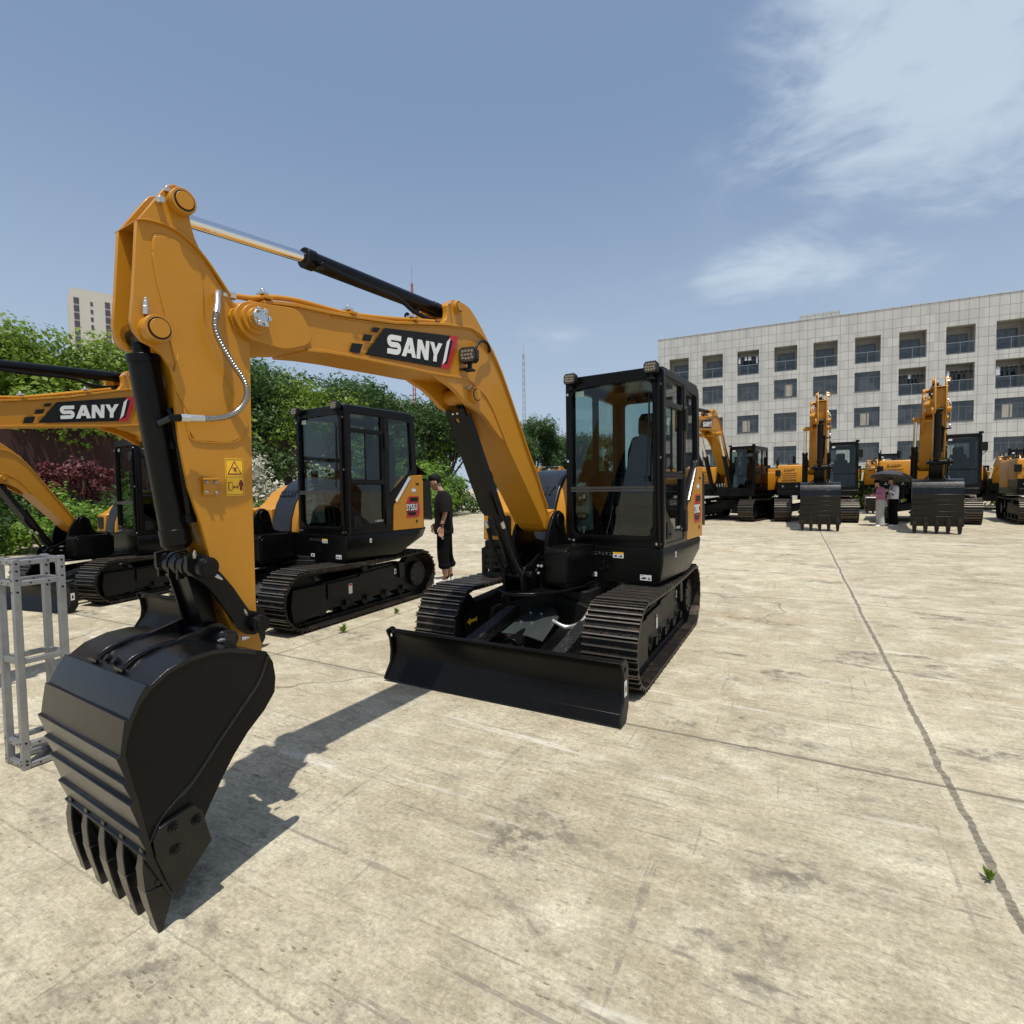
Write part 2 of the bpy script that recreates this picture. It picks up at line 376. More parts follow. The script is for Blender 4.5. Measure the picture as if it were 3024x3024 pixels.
def lamp(name, parent, M, c, s=1, stalk=True, fwd=(1,0,0)):
    """LED work lamp facing +x of M"""
    h = MB(); oct_ = [(-.055,-.028),(-.04,-.045),(.04,-.045),(.055,-.028),(.055,.028),(.04,.045),(-.04,.045),(-.055,.028)]
    oct_ = [(a*s, b*s) for a, b in oct_]
    T = M @ Matrix.Translation(c)
    h.prismx(oct_, -.035*s, .012*s); h.prismx([(a*.8, b*.8) for a, b in oct_], -.055*s, -.035*s)
    if stalk:
        h.box(-.03*s, -.01*s, -.012*s, .012*s, -.085*s, -.045*s); h.box(-.04*s, .005*s, -.03*s, .03*s, -.092*s, -.082*s)
    o = h.build(name, BLKM, parent, T, bevel=.002)
    l = MB(); l.prismx([(a*.88, b*.88) for a, b in oct_], .012*s, .0145*s)
    for yy, zz in [(-.03,-.018),(-.01,-.022),(.01,-.022),(.03,-.018),(-.035,0),(-.015,0),(.005,0),(.025,0),(-.03,.02),(-.01,.022),(.01,.022),(.03,.02)]:
        l.cyl((.0145*s, yy*s, zz*s), (.0165*s, yy*s, zz*s), .0078*s, 8, m=1)
    l.build('lamp_lens', [LENS, LED], o, T); return o

def hose(mb, pts, r, ribs=True, M=None, m=0, k=6):
    P = catmull(pts, k)
    if not ribs: mb.tube(P, r, 10, m=m); return
    # resample densely and ripple the radius
    L = [0]
    for i in range(1, len(P)): L.append(L[-1]+(P[i]-P[i-1]).length)
    n = int(L[-1]/(r*.22)); out = []; rs = []; j = 0
    for i in range(n+1):
        d = L[-1]*i/n
        while j < len(P)-2 and L[j+1] < d: j += 1
        t = (d-L[j])/max(1e-6, L[j+1]-L[j]); out.append(P[j].lerp(P[j+1], t)); rs.append(r*(1 if (i//2) % 2 else .80))
    mb.tube(out, rs, 10, m=m)

def gear(root, M, det=2, guard=True, twin=False, sign=True, sw=1.0):
    """boom, stick, bucket and their cylinders.  M maps profile space to the machine's space.  sw widens it."""
    h = .13*sw; N = YC+h; F = YC-h            # near / far faces of the boom
    # ---- boom
    b = MB(); b.prism(BOOM, F+.006, N-.006)
    for ed, off in ((TOPED, 1), (BOTED, -1)):
        n = len(ed); P = [Vector((p[0], p[1])) for p in ed]; A = []; B = []
        for i in range(n):
            d = (P[min(i+1, n-1)]-P[max(i-1, 0)]).normalized(); nn = Vector((d.y, -d.x))*off*(1)
            if off == 1: nn = Vector((-d.y, d.x))*-1
            else: nn = Vector((-d.y, d.x))
            A.append(P[i]+nn*.010); B.append(P[i]-nn*.006)
        b.prism([tuple(p) for p in A]+[tuple(p) for p in B[::-1]], F-.008, N+.010)
    for y0, y1 in ((N-.035, N+.002), (F-.002, F+.035)):
        b.prism(LUGC, y0, y1); b.prism(LUGT, y0, y1)
    if det > 1: b.tube(catmull([(x, N, z) for x, z in BOTED[6:15]], 4), .006, 6); b.tube(catmull([(x+.0, N-.002, z-.012) for x, z in TOPED[3:14]], 4), .005, 6)
    # nose reinforcement plate
    nose = fillet([(3.385,2.245),(3.34,2.315),(3.06,2.355),(2.99,2.245),(3.02,2.20),(3.14,2.15),(3.33,2.165)], .05)
    b.prism(nose, N-.004, N+.016); b.prism(nose, F-.016, F+.004)
    boss(b, 3.289, 2.247, F-.035, N+.035, .062); boss(b, 3.289, 2.247, F-.05, N+.05, .045)
    boss(b, 1.69, 2.15, F-.02, N+.02, .055); boss(b, 1.855, 2.695, F-.01, N+.012, .042)
    boss(b, .515, 1.221, F-.02, N+.02, .075)
    B = b.build('boom', YEL, root, M, bevel=.004)
    p = MB(); pin_end(p, 1.69, 2.15, N+.02, .052); p.cut(); pin_end(p, 1.855, 2.695, N+.012, .038); p.build_parts('boom_pin', [YEL, BLKM, ZNC], B, M, bevel=.001)
    p = MB(); fitting(p, (1.765,N+.005,2.178), (.3,1,.3), .05, .011); p.cut(); fitting(p, (1.93,N+.002,2.69), (.5,1,.3), .035, .009); p.build_parts('grease_fitting', ZNC, B, M)
    if det > 1:
        c = MB(); nut(c, (3.289,N+.05,2.247), (0,1,0), .040, .022); c.cyl((3.289,N+.072,2.247), (3.289,N+.080,2.247), .024, 16)
        for a in range(6):
            x = 3.289+.033*cos(a*pi/3); z = 2.247+.033*sin(a*pi/3); c.box(x-.008, x+.008, N+.072, N+.084, z-.008, z+.008)
        c.build('castle_nut', ZNC, B, M, bevel=.002)
    if sign:
        y = N+.0005; f3 = lambda pts, dy=0: [(a, y+dy, c) for a, c in pts]
        sg = MB()
        def flat(poly, m, dy):
            n = len(poly); sg.add([(a, y+dy-.002, c) for a, c in poly]+[(a, y+dy, c) for a, c in poly], [list(range(n)), list(range(2*n-1, n-1, -1))]+[(i, (i+1) % n, n+(i+1) % n, n+i) for i in range(n)], m)
        if det > 1:
            TL, TR, BR, BL = (2.508,2.404), (1.845,2.508), (1.948,2.279), (2.657,2.229)
        else:
            TL, TR, BR, BL = (2.508,2.404), (1.845,2.508), (1.948,2.279), (2.657,2.229)
        g = quadmap([(a, 0, c) for a, c in (TL, TR, BR, BL)])
        q = lambda u, v: (g(u, v).x, g(u, v).z)
        flat([TL, q(.867,1), q(.879,0), BL], 0, .003)
        flat([q(.868,1), TR, BR, q(.88,0)], 1, .0032)
        flat([q(.882,.86), q(.928,.86), q(.948,.14), q(.905,.14)], 0, .0045)
        flat([q(.848,.80), q(.880,.92), q(.916,.22), q(.888,.10)], 2, .006)
        for a in ([(2.592,2.388),(2.542,2.395),(2.562,2.367),(2.605,2.361)], [(2.659,2.335),(2.599,2.344),(2.618,2.306),(2.674,2.299)], [(2.742,2.271),(2.67,2.281),(2.694,2.228),(2.761,2.222)]):
            flat(a, 0, .003)
        sany_on(sg, [(a, y+.004, c) for a, c in ((2.491,2.376),(2.017,2.425),(2.035,2.305),(2.501,2.268))], (0,.003,0), 2)
        s = sg.build('maker_sign', [BLKM, RED, WHT], root, M, flat=True)
        if det > 1: s['label'] = 'black and red decal with white block letters on the boom side'
    # ---- arm cylinder
    a = MB(); A0 = Vector((1.86, YC, 2.69)); A1 = Vector((2.915, YC, 2.672)); A2 = Vector((3.561, YC, 2.618)); d = (A1-A0).normalized()
    a.cyl(A0, A1, .044, 28); a.cyl(A1-d*.05, A1+d*.004, .050, 28); a.cyl(A0+d*.03, A0+d*.09, .047, 28); a.cyl(A0+(0*d), A0+d*.03, .04, 20)
    a.tube(catmull([(2.86,N-.06,2.635),(2.75,N-.05,2.625),(2.6,N-.045,2.62),(2.35,N-.05,2.622),(2.22,N-.05,2.585),(2.12,N-.05,2.575),(2.0,N-.06,2.572)], 5), .013, 8)
    a.cyl((2.86,YC,2.65), (2.86,N-.045,2.632), .018, 10); a.cyl((2.1,YC,2.62), (2.1,YC,2.69), .02, 10)
    a.tube(catmull([(2.15,YC-.04,2.60),(2.05,YC-.03,2.585),(1.95,YC,2.59),(1.88,YC,2.60)], 5), .02, 8)
    AC = a.build('arm_cylinder', BLK, root, M, bevel=.002)
    r = MB(); r.cyl(A1+d*.006, A2, .026, 28); r.build('piston_rod', CHR, AC, M)
    # ---- stick
    s = MB(); sn = N-.018; sf = sn-.165*sw
    s.prism(STICK_BODY, sf+.004, sn-.004); s.prism(STICK, sn-.02, sn); s.prism(STICK, sf, sf+.02)
    P = RAIL; up = [(x-.004, z+.007) for x, z in P]
    s.prism(P+up[::-1], sf-.014, sn+.014)
    s.prism(PANEL, sn-.001, sn+.006)
    if det > 1: s.tube(catmull([(x, sn+.002, z) for x, z in PANEL+PANEL[:1]], 4), .0045, 6)
    boss(s, 3.561, 2.622, sf-.03, sf+.02, .047); boss(s, 3.561, 2.622, sn-.02, sn+.03, .047)
    boss(s, 3.673, 2.115, sf-.04, sf+.02, .050); boss(s, 3.673, 2.115, sn-.02, sn+.04, .050)
    s.prism([(3.607,1.973),(3.625,2.0),(3.60,1.90),(3.55,1.80),(3.59,2.05)], sn-.001, sn+.009)
    s.cbox((3.49,sn+.010,1.532), (.055,.014,.062))
    s.box(3.462, 3.525, sn+.001, sn+.03, 1.562, 1.570)
    ST = s.build('stick', YEL, root, M, bevel=.004)
    p = MB(); pin_end(p, 3.561, 2.622, sn+.03, .046); p.cut(); pin_end(p, 3.673, 2.115, sn+.04, .049); p.build_parts('stick_pin', [YEL, BLKM], ST, M, bevel=.001); p = MB()
    nut(p, (3.635,sn,2.60), (0,1,0), .013, .03, 2); p.cut(); nut(p, (3.605,sn,2.655), (0,1,0), .010, .014, 2); p.cut()
    fitting(p, (3.70,sn+.012,2.165), (0,.1,1), .06, .012, 2)
    for dx, dz in ((-.018,.02),(.018,.022),(-.02,-.022),(.018,-.02)): p.cut(); p.cyl((3.49+dx,sn+.017,1.532+dz), (3.49+dx,sn+.023,1.532+dz), .007, 10, m=3)
    p.build_parts('stick_bolt', [YEL, BLKM, ZNC, ALU], ST, M, bevel=.001)
    if det > 1:                               # hazard label on the stick
        l = MB(); y = sn+.001; L0, L1 = 3.422, 3.342; z0, z1 = 1.497, 1.654; W = L0-L1
        U = lambda u, v: (L0-u*W, z0+v*(z1-z0))
        def fl(poly, m, dy):
            n = len(poly); l.add([(x, y+dy-.0015, z) for x, z in poly]+[(x, y+dy, z) for x, z in poly], [list(range(n)), list(range(2*n-1, n-1, -1))]+[(i, (i+1) % n, n+(i+1) % n, n+i) for i in range(n)], m)
        fl(rrect(L1, L0, z0, z1, .004), 0, .002)
        for q in ([(.04,.02),(.04,.98),(.055,.98),(.055,.02)], [(.945,.02),(.945,.98),(.96,.98),(.96,.02)], [(.04,.965),(.04,.975),(.96,.975),(.96,.965)], [(.04,.025),(.04,.035),(.96,.035),(.96,.025)], [(.04,.495),(.04,.505),(.96,.505),(.96,.495)]):
            fl([U(*t) for t in q], 1, .003)
        tri = lambda k: [(.5, .70+.235*k), (.5-.40*k, .70-.135*k), (.5+.40*k, .70-.135*k)]
        fl([U(*t) for t in tri(1)], 1, .003); fl([U(*t) for t in tri(.78)], 0, .0038)
        for q in ([(.36,.735),(.36,.755),(.62,.755),(.62,.735)], [(.42,.715),(.55,.735),(.6,.71),(.5,.70)], [(.40,.66),(.5,.71),(.56,.69),(.62,.62),(.55,.64),(.48,.67)],
                  [(.14,.14),(.14,.36),(.34,.36),(.34,.14)], [(.38,.23),(.46,.275),(.46,.185)], [(.68,.23),(.60,.275),(.60,.185)], [(.44,.22),(.44,.24),(.62,.24),(.62,.22)],
                  [(.72,.26),(.70,.34),(.74,.365),(.90,.365),(.94,.34),(.92,.26),(.88,.26),(.88,.14),(.83,.14),(.83,.24),(.81,.24),(.81,.14),(.76,.14),(.76,.26)]):
            fl([U(*t) for t in q], 1, .0046)
        fl([U(*t) for t in [(.17,.16),(.17,.34),(.31,.34),(.31,.16)]], 0, .0052)
        c0 = U(.82,.39); fl(circ(c0[0], c0[1], .005, 12), 1, .0046)
        o = l.build('hazard_label', [LYEL, DRED], root, M, flat=True); o['label'] = 'yellow hazard label with a triangle and a standing figure'
    # ---- bucket cylinder
    c = MB(); C0 = Vector((3.67,YC,2.10)); C1 = Vector((3.566,YC,1.30)); d = (C1-C0).normalized()
    c.cyl(C0+d*.06, C1, .052, 28); c.cyl(C0, C0+d*.06, .03, 20); boss(c, 3.67, 2.11, YC-.06, YC+.06, .035)
    c.cyl(C0+d*.055, C0+d*.085, .056, 28); c.cyl(C1-d*.07, C1-d*.005, .056, 28); c.cyl(C1-d*.003, C1+d*.012, .046, 28)
    c.tube([(3.60,YC+.055,1.84),(3.592,YC+.072,1.80),(3.575,YC+.07,1.66),(3.556,YC+.068,1.5),(3.545,YC+.06,1.42)], .014, 10)
    c.cbox((3.583,YC+.06,1.70), (.05,.03,.03)); c.cbox((3.545,YC+.06,1.41), (.04,.035,.035)); c.cyl((3.60,YC+.06,1.805), (3.575,YC+.085,1.80), .02, 12)
    c.build('bucket_cylinder', BLK, root, M, bevel=.002)
    # ---- links
    k = MB(); ln = sn+.028; lf = sf-.028
    k.prism(LINKP, ln, ln+.018); k.prism(LINKP, lf-.018, lf)
    boss(k, 3.553, 1.222, lf-.06, ln+.055, .040); boss(k, 3.553, 1.222, lf-.02, ln+.02, .046); boss(k, 3.334, .948, sf-.07, sn+.07, .038); boss(k, 3.334, .948, sf-.04, sn+.04, .046)
    pin_end(k, 3.553, 1.222, ln+.055, .040); pin_end(k, 3.334, .948, sn+.07, .038)
    for yy in (YC-.085, YC-.03, YC+.03, YC+.085): k.cyl((3.553,yy-.012,1.222), (3.553,yy+.012,1.222), .05, 20)
    k.box(3.575, 3.60, YC-.10, YC-.085, 1.17, 1.215); k.box(3.575, 3.60, YC-.02, YC-.005, 1.17, 1.215); k.box(3.575, 3.60, YC+.05, YC+.065, 1.17, 1.215)
    k.build('bucket_link', [BLK, BLKM], root, M, bevel=.002)
    k = MB(); T = Vector((3.475-3.553, 0, .92-1.222)); n = Vector((-T.z, 0, T.x)).normalized()
    for y0, y1 in ((YC-.085,YC-.07), (YC+.06,YC+.075)):
        A = Vector((3.545,0,1.222)); B_ = Vector((3.475,0,.92)); w = .036
        k.prism([(A+n*w).xz[:], (B_+n*w*.8).xz[:], (B_-n*w*.8).xz[:], (A-n*w).xz[:]], y0, y1)
    A = Vector((3.545,0,1.19)); B_ = Vector((3.478,0,.94))
    k.prism([(A+n*.012).xz[:], (B_+n*.012).xz[:], (B_+n*.0).xz[:], (A+n*.0).xz[:]], YC-.07, YC+.06)
    boss(k, 3.475, .92, YC-.088, YC+.078, .040)
    k.build('bucket_push_rod', BLK, root, M, bevel=.002)
    f = MB()
    for px, py, pz, dd in ((3.52,ln+.05,1.185,(-.7,.1,-.6)), (3.587,ln+.03,1.262,(.2,.5,1)), (3.375,sn+.04,.99,(.4,.2,.9)), (3.505,.135,.925,(1,.4,.2)), (3.43,.13,.91,(-1,.2,-.05))): f.cut(); fitting(f, (px,py,pz), dd, .032, .0075)
    f.build_parts('grease_fitting', ZNC, root, M)
    # ---- bucket
    bn = YC+.333*sw; bf = YC-.333*sw
    k = MB(); n = len(BSHELL); P = [Vector(p) for p in BSHELL]; breaks = {5, 7, 9, 10, 11, 12, 13}
    outer = []; inner = []
    for i in range(n):
        dd = (P[min(i+1, n-1)]-P[max(i-1, 0)]).normalized(); nn = Vector((-dd.y, dd.x))
        if i in breaks: outer.append(P[i]+nn*.001 - dd*.003); outer.append(P[i]+nn*.013)
        else: outer.append(P[i]+nn*.002)
        inner.append(P[i]-nn*.014)
    k.prism([tuple(p) for p in outer]+[tuple(p) for p in inner[::-1]], bf-.004, bn+.004)
    k.prism([(3.84,.29),(3.80,.118),(3.775,.13),(3.815,.28)], bf+.02, bn-.02)
    BK = k.build('bucket', BKT, root, M, bevel=.002)
    k = MB(); k.prism(BSIDE, bn-.018, bn-.002); k.cut(); k.prism(BSIDE, bf+.002, bf+.018); k.build_parts('side_plate', BLK, BK, M, bevel=.002)
    e = MB()
    for y in (YC-.115, YC+.10): e.prism(EAR, y, y+.018)
    boss(e, 3.475, .915, YC+.10, YC+.175, .042); boss(e, 3.475, .915, YC-.16, YC-.10, .042); pin_end(e, 3.475, .915, YC+.175, .041)
    for y in (YC-.11, YC+.105):
        e.tube(catmull([(3.60,y,.935),(3.70,y,.935),(3.776,y,.918),(3.815,y,.893)], 4), .011, 8)
        e.cbox((3.828,y,.886), (.012,.07,.012))
    e.build('bucket_ears', [BKT, BLKM], BK, M, bevel=.002)
    if det > 1:
        e = MB()
        for y in (YC-.045, YC+.02): e.cut(); e.cyl((3.80,y,.893), (3.812,y,.9025), .013, 14)
        e.build_parts('drain_hole', RUB, BK, M)
        w = MB()
        wp = catmull([(3.40,bn,.857),(3.445,bn,.76),(3.52,bn,.68),(3.611,bn,.586),(3.705,bn,.485),(3.763,bn,.441),(3.818,bn,.40),(3.852,bn,.34)], 5); w.tube(wp, .006, 8)
        w.build('weld_bead', BKT, BK, M)
    for s_, y in ((1, bn-.002), (-1, bf-.018)):
        k = MB(); k.prism(CUT, y, y+.020)
        k.build('side_cutter', BKT, BK, M, bevel=.003)
        k = MB(); yy = y+.02 if s_ > 0 else y
        for bx, bz in ((3.784,.361),(3.706,.345),(3.779,.278)):
            k.cut(); k.cyl((bx,yy,bz), (bx,yy+s_*.006,bz), .020, 16); nut(k, (bx,yy+s_*.006,bz), (0,s_,0), .014, .012); k.cyl((bx,yy+s_*.018,bz), (bx,yy+s_*.024,bz), .007, 8)
        k.build_parts('cutter_bolt', BKT, BK, M)
    for i in range(5):
        y = YC+(bn-YC-.038)*(i-2)/2; k = MB()
        w = .030
        k.loft([[(x, y-w*q, z) for x, z in [a_, b_]] + [(x, y+w*q, z) for x, z in [b_, a_]] for (a_, b_, q) in (((3.864,.315),(3.846,.31),.45), ((3.872,.245),(3.81,.225),.90), ((3.868,.17),(3.788,.17),.95))])
        k.loft([[(x, y-w*q, z) for x, z in [a_, b_]] + [(x, y+w*q, z) for x, z in [b_, a_]] for (a_, b_, q) in (((3.869,.175),(3.785,.165),1.12), ((3.857,.11),(3.790,.10),1.02), ((3.832,.003),(3.818,.0),.72))])
        k.cyl((3.828,y-.034,.185), (3.828,y+.034,.185), .012, 10)
        k.build('bucket_tooth', TRK if det < 2 else BKT, BK, M, bevel=.003)
    # ---- pipes and hose along the boom
    p = MB(); py = N-.03
    p.tube(catmull([(3.36,py,2.338),(3.27,py,2.352),(3.168,py,2.385),(3.06,py,2.405),(2.974,py,2.412),(2.825,py,2.42),(2.702,py,2.432),(2.426,py,2.482),(2.2,py,2.53),(2.05,py,2.56)], 5), .012, 10)
    p.tube(catmull([(3.3,F+.03,2.350),(3.06,F+.03,2.41),(2.7,F+.03,2.438),(2.2,F+.03,2.535),(2.0,F+.03,2.565)], 5), .012, 10)
    p.build('hydraulic_pipes', YEL, root, M)
    for cx, cz in ((3.215,2.375), (2.735,2.436), (2.262,2.523)):
        p = MB(); p.cbox((cx,py,cz-.012), (.04,.10,.014)); p.cbox((cx,py,cz-.022), (.022,.05,.02)); p.cbox((cx,py,cz+.012), (.03,.05,.012), 1); nut(p, (cx,py,cz+.017), (0,0,1), .010, .016, 1)
        p.build('pipe_clamp', [YEL, ZNC], root, M, bevel=.002)
    if det > 0:
        q = MB(); hy = N+.045
        H = [(3.40,N-.03,2.335),(3.425,N-.01,2.325),(3.44,N+.01,2.30),(3.453,N+.03,2.262),(3.468,hy,2.221),(3.474,hy,2.182),(3.468,hy,2.139),(3.45,hy,2.10),(3.425,hy,2.06),(3.398,hy,2.022),(3.369,hy,1.985),(3.352,hy,1.945),(3.357,hy,1.899),(3.385,hy,1.855),(3.424,hy,1.826),(3.475,hy,1.808),(3.533,hy,1.800)]
        hose(q, H[4:], .0125, det > 1, k=6)
        q.tube(catmull(H[:5], 5), .0125, 12, m=1); q.cyl((3.40,N-.03,2.335), (3.345,N-.03,2.338), .017, 8, m=1)
        q.cyl((3.533,hy,1.80), (3.585,hy-.005,1.797), .0145, 12, m=1); nut(q, (3.585,hy-.005,1.797), (1,-.1,-.05), .016, .03, 1)
        q.tube([(3.615,hy-.008,1.795),(3.645,hy-.012,1.792),(3.645,N-.05,1.78)], .014, 8, m=2)
        q.build('hydraulic_hose', [HST, ZNC, BLK], root, M)
        if det > 1:
            T = Matrix.Translation((1.825, N+.065, 2.385)) @ Matrix.Rotation(radians(12), 4, 'Z')
            lamp('boom_work_lamp', root, M @ T, (0,0,0), 1.1)
            q = MB(); q.tube(catmull([(1.78,N+.05,2.36),(1.71,N+.04,2.40),(1.70,N+.04,2.456),(1.682,N+.04,2.487),(1.629,N+.035,2.523),(1.56,N+.03,2.529),(1.50,N+.015,2.50),(1.49,N,2.48)], 5), .009, 8)
            q.cbox((1.815,N+.03,2.30), (.05,.06,.008)); q.build('lamp_cable', BLKM, root, M)
    # ---- boom cylinder(s)
    B0 = Vector((.93, 0, .80)); B1 = Vector((1.70, 0, 2.15)); d = (B1-B0).normalized(); L = (B1-B0).length; nn = Vector((d.z, 0, -d.x))
    for y in ((YC,) if not twin else (F-.10, N+.10)):
        k = MB(); a0 = B0+Vector((0,y,0)); a1 = B1+Vector((0,y,0))
        k.cyl(a0, a0+d*L*.60, .055, 28); k.cyl(a0+d*L*.57, a0+d*L*.605, .062, 28); boss(k, a0.x, a0.z, y-.07, y+.07, .06)
        pt = a0+nn*.07
        k.tube([pt+Vector((0,.05,0))+d*.15, pt+Vector((0,.05,0))+d*L*.52, a0+d*L*.55+Vector((0,.04,0))], .015, 8)
        k.cbox(tuple(a0+nn*.06+d*L*.35+Vector((0,.045,0))), (.03,.07,.02))
        KC = k.build('boom_cylinder', BLK, root, M, bevel=.002)
        k = MB(); k.cyl(a0+d*L*.606, a1, .030, 24); k.build('piston_rod', BLK if guard else CHR, KC, M)
        if twin:
            k = MB(); boss(k, 1.70, 2.15, min(y, YC), max(y, YC), .045); boss(k, 1.70, 2.15, y-.045, y+.045, .05, 0); k.build('cylinder_pin', YEL, KC, M)
    if guard:
        k = MB(); g0 = B1-d*.06+nn*.075; g1 = B0+d*L*.40+nn*.085
        X = Matrix(((d.x,0,nn.x,0),(d.y,1,nn.y,0),(d.z,0,nn.z,0),(0,0,0,1)))
        Lg = (g1-g0).length
        pl = [(0,-.075),(0,-.035),(-.02,-.03),(-.02,.03),(0,.035),(0,.075),(-Lg+.03,.085),(-Lg,.05),(-Lg,-.06),(-Lg+.05,-.085)]
        hole = circ(-.09,.0,.02,14); hole = [(a*1.0, b) for a, b in hole]
        me = plate_mesh([pl, circ(-.085,-.005,.018,14)], .008)
        T = Matrix.Translation(g0+Vector((0,YC,0))) @ X
        k.merge(me, 0, T)
        k.box(-Lg, -.06, .075, .083, -.06, .004, M=T); k.box(-Lg+.05, -.06, -.083, -.075, -.06, .004, M=T)
        for yy in (-.018, .02): k.cyl(T @ Vector((-.03,yy,.004)), T @ Vector((-.03,yy,.012)), .007, 10, m=1)
        k.build('cylinder_guard', [BLKM, WHT], root, M)
        k = MB()
        for s_ in (1, -1):
            st = B0+d*L*.36+nn*.07+Vector((0,YC+s_*.075,0))
            k.cyl(st, st-d*.05, .016, 10, m=1)
            hose(k, [st-d*.05, st-d*.2+nn*.02, st-d*.38+nn*.01, st-d*.52-nn*.02, st-d*.60-nn*.08+Vector((0,-s_*.02,0)), (.78,YC+s_*.10,.82)], .018, True)
        k.build('cylinder_hoses', [RUB, ZNC], root, M)
        k = MB(); q0 = B0+d*L*.50+nn*.06+Vector((0,YC+.06,0))
        k.tube([q0+d*.03, q0+d*.05+nn*.02, q0+d*.0+nn*.035, q0-d*.16+nn*.03], .012, 8); k.build('hose_hook', BLK, root, M)
    return B

# ------------------------------------------------------------------ tracks
def track(root, M, y0, y1, L=1.0, r=.33, zc=.33, pitch=.135, det=2, s=1, sag=0.0, ground=0.0):
    """one crawler; s=+1: y1 is the outer edge"""
    per = 4*L+2*pi*r; n = int(round(per/pitch)); p = per/n
    gh = .030*(r/.33); rr = r-gh
    k = MB()
    W = abs(y1-y0); yc = (y0+y1)/2
    for i in range(n):
        d = i*p
        if d < 2*L: x, z, a = -L+d, zc-rr, 0.; onb = True
        elif d < 2*L+pi*r: t = (d-2*L)/r; x, z, a = L+rr*sin(t), zc-rr*cos(t), t
        elif d < 4*L+pi*r: q = d-2*L-pi*r; x, z, a = L-q, zc+rr-sag*sin(pi*q/(2*L)), pi
        else: t = (d-4*L-pi*r)/r; x, z, a = -L-rr*sin(t), zc+rr*cos(t), pi+t
        T = Matrix.Translation((x, yc, z)) @ Matrix.Rotation(-a, 4, 'Y')
        # local: +x along travel, -z outward
        h = W/2; q = p*.5
        k.add([(-q*.97,-h,-.004),(q*.97,-h,-.004),(q*.97,-h,.010),(-q*.97,-h,.010),(-q*.97,h,-.004),(q*.97,h,-.004),(q*.97,h,.010),(-q*.97,h,.010)],
              [(0,1,2,3),(7,6,5,4),(0,4,5,1),(3,2,6,7),(0,3,7,4),(1,5,6,2)], 0, T)
        for gx, gg in ((-.40,1.0),(0.0,.82),(.40,.82)):
            cx = gx*p; w = .010*(r/.33)
            k.add([(cx-w,-h,-.004),(cx+w,-h,-.004),(cx+w*.5,-h,-gh*gg),(cx-w*.5,-h,-gh*gg),(cx-w,h,-.004),(cx+w,h,-.004),(cx+w*.5,h,-gh*gg),(cx-w*.5,h,-gh*gg)],
                  [(0,1,2,3),(7,6,5,4),(0,4,5,1),(0,3,7,4),(1,5,6,2)], 0, T)
            k.add([(cx-w*.5,-h,-gh*gg),(cx+w*.5,-h,-gh*gg),(cx+w*.5,h,-gh*gg),(cx-w*.5,h,-gh*gg)], [(0,1,2,3)], 1, T)
        # link chain inside
        for yy in (-.07, .05):
            k.box(-q*.9, q*.9, yy*r/.33, (yy+.02)*r/.33, .008, .05*r/.33, 0, T)
        k.cyl(T @ Vector((q,-.07*r/.33,.03*r/.33)), T @ Vector((q,.07*r/.33,.03*r/.33)), .013*r/.33, 8, m=0)
        if det > 1:
            for bx, by in ((-.2,-.33),(-.2,.33),(-.2,-.75),(-.2,.75)):
                k.cyl(T @ Vector((bx*p, by*h, -.004)), T @ Vector((bx*p, by*h, -.014)), .008, 6, m=0)
            k.cyl(T @ Vector((.2*p,-.12*h,-.0035)), T @ Vector((.2*p,-.12*h,-.0062)), .011, 8, m=2); k.cyl(T @ Vector((.2*p,.12*h,-.0035)), T @ Vector((.2*p,.12*h,-.0062)), .011, 8, m=2)
    TR = k.build('track', [TRK, GRO, RUB], root, M, flat=True)
    q = r/.33; yo = y1; ins = -s
    # side frame
    f = MB(); ya, yb = (y1-s*.08*q, y1-s*.34*q); ylo, yhi = min(ya, yb), max(ya, yb)
    f.prism([(-L*.72,zc-.16*q),(L*.62,zc-.18*q),(L*.98,zc-.18*q),(L*.98,zc+.05*q),(L*.80,zc+.13*q),(L*.05,zc+.16*q),(-L*.15,zc+.20*q),(-L*.72,zc+.20*q),(-L*.90,zc+.05*q),(-L*.86,zc-.1*q)], ylo+.06*q, yhi-.06*q)
    # outer skirt plates and front guard
    o0 = y1-s*.115*q; o1 = y1-s*.135*q
    f.prism([(-L*.60,zc-.02*q),(L*.62,zc-.06*q),(L*.62,zc+.115*q),(L*.10,zc+.125*q),(L*.10,zc+.15*q),(-L*.60,zc+.17*q)], min(o0, o1), max(o0, o1))
    f.prism([(L*.68,zc-.20*q),(L*1.13,zc-.21*q),(L*1.16,zc-.05*q),(L*1.13,zc+.13*q),(L*.68,zc+.13*q)], min(y1-s*.085*q, o1), max(y1-s*.085*q, o1))
    f.prism([(-L*.62,zc+.0),(-L*.72,zc+.0),(-L*.72,zc+.19*q),(-L*.60,zc+.20*q)], min(y1-s*.08*q, o1), max(y1-s*.08*q, o1))
    FR = f.build('track_frame', BLKM, TR, M, bevel=.004*q)
    w = MB()
    yc2 = y1-s*.20*q
    w.cyl((-L,yc2-.05*q,zc), (-L,yc2+.05*q,zc), r*.78, 28); w.cyl((-L, y1-s*.07*q, zc), (-L, yc2, zc), r*.50, 28)
    for i in range(8): w.cyl((-L+r*.42*cos(i*pi/4), y1-s*.07*q, zc+r*.42*sin(i*pi/4)), (-L+r*.42*cos(i*pi/4), y1-s*.058*q, zc+r*.42*sin(i*pi/4)), .012*q, 6)
    w.build('sprocket', BLKM, TR, M, bevel=.004)
    w = MB(); w.cyl((L*1.0,yc2-.05*q,zc), (L*1.0,yc2+.05*q,zc), r*.80, 28); w.build('idler', BLKM, TR, M, bevel=.004)
    w = MB(); nr = 5
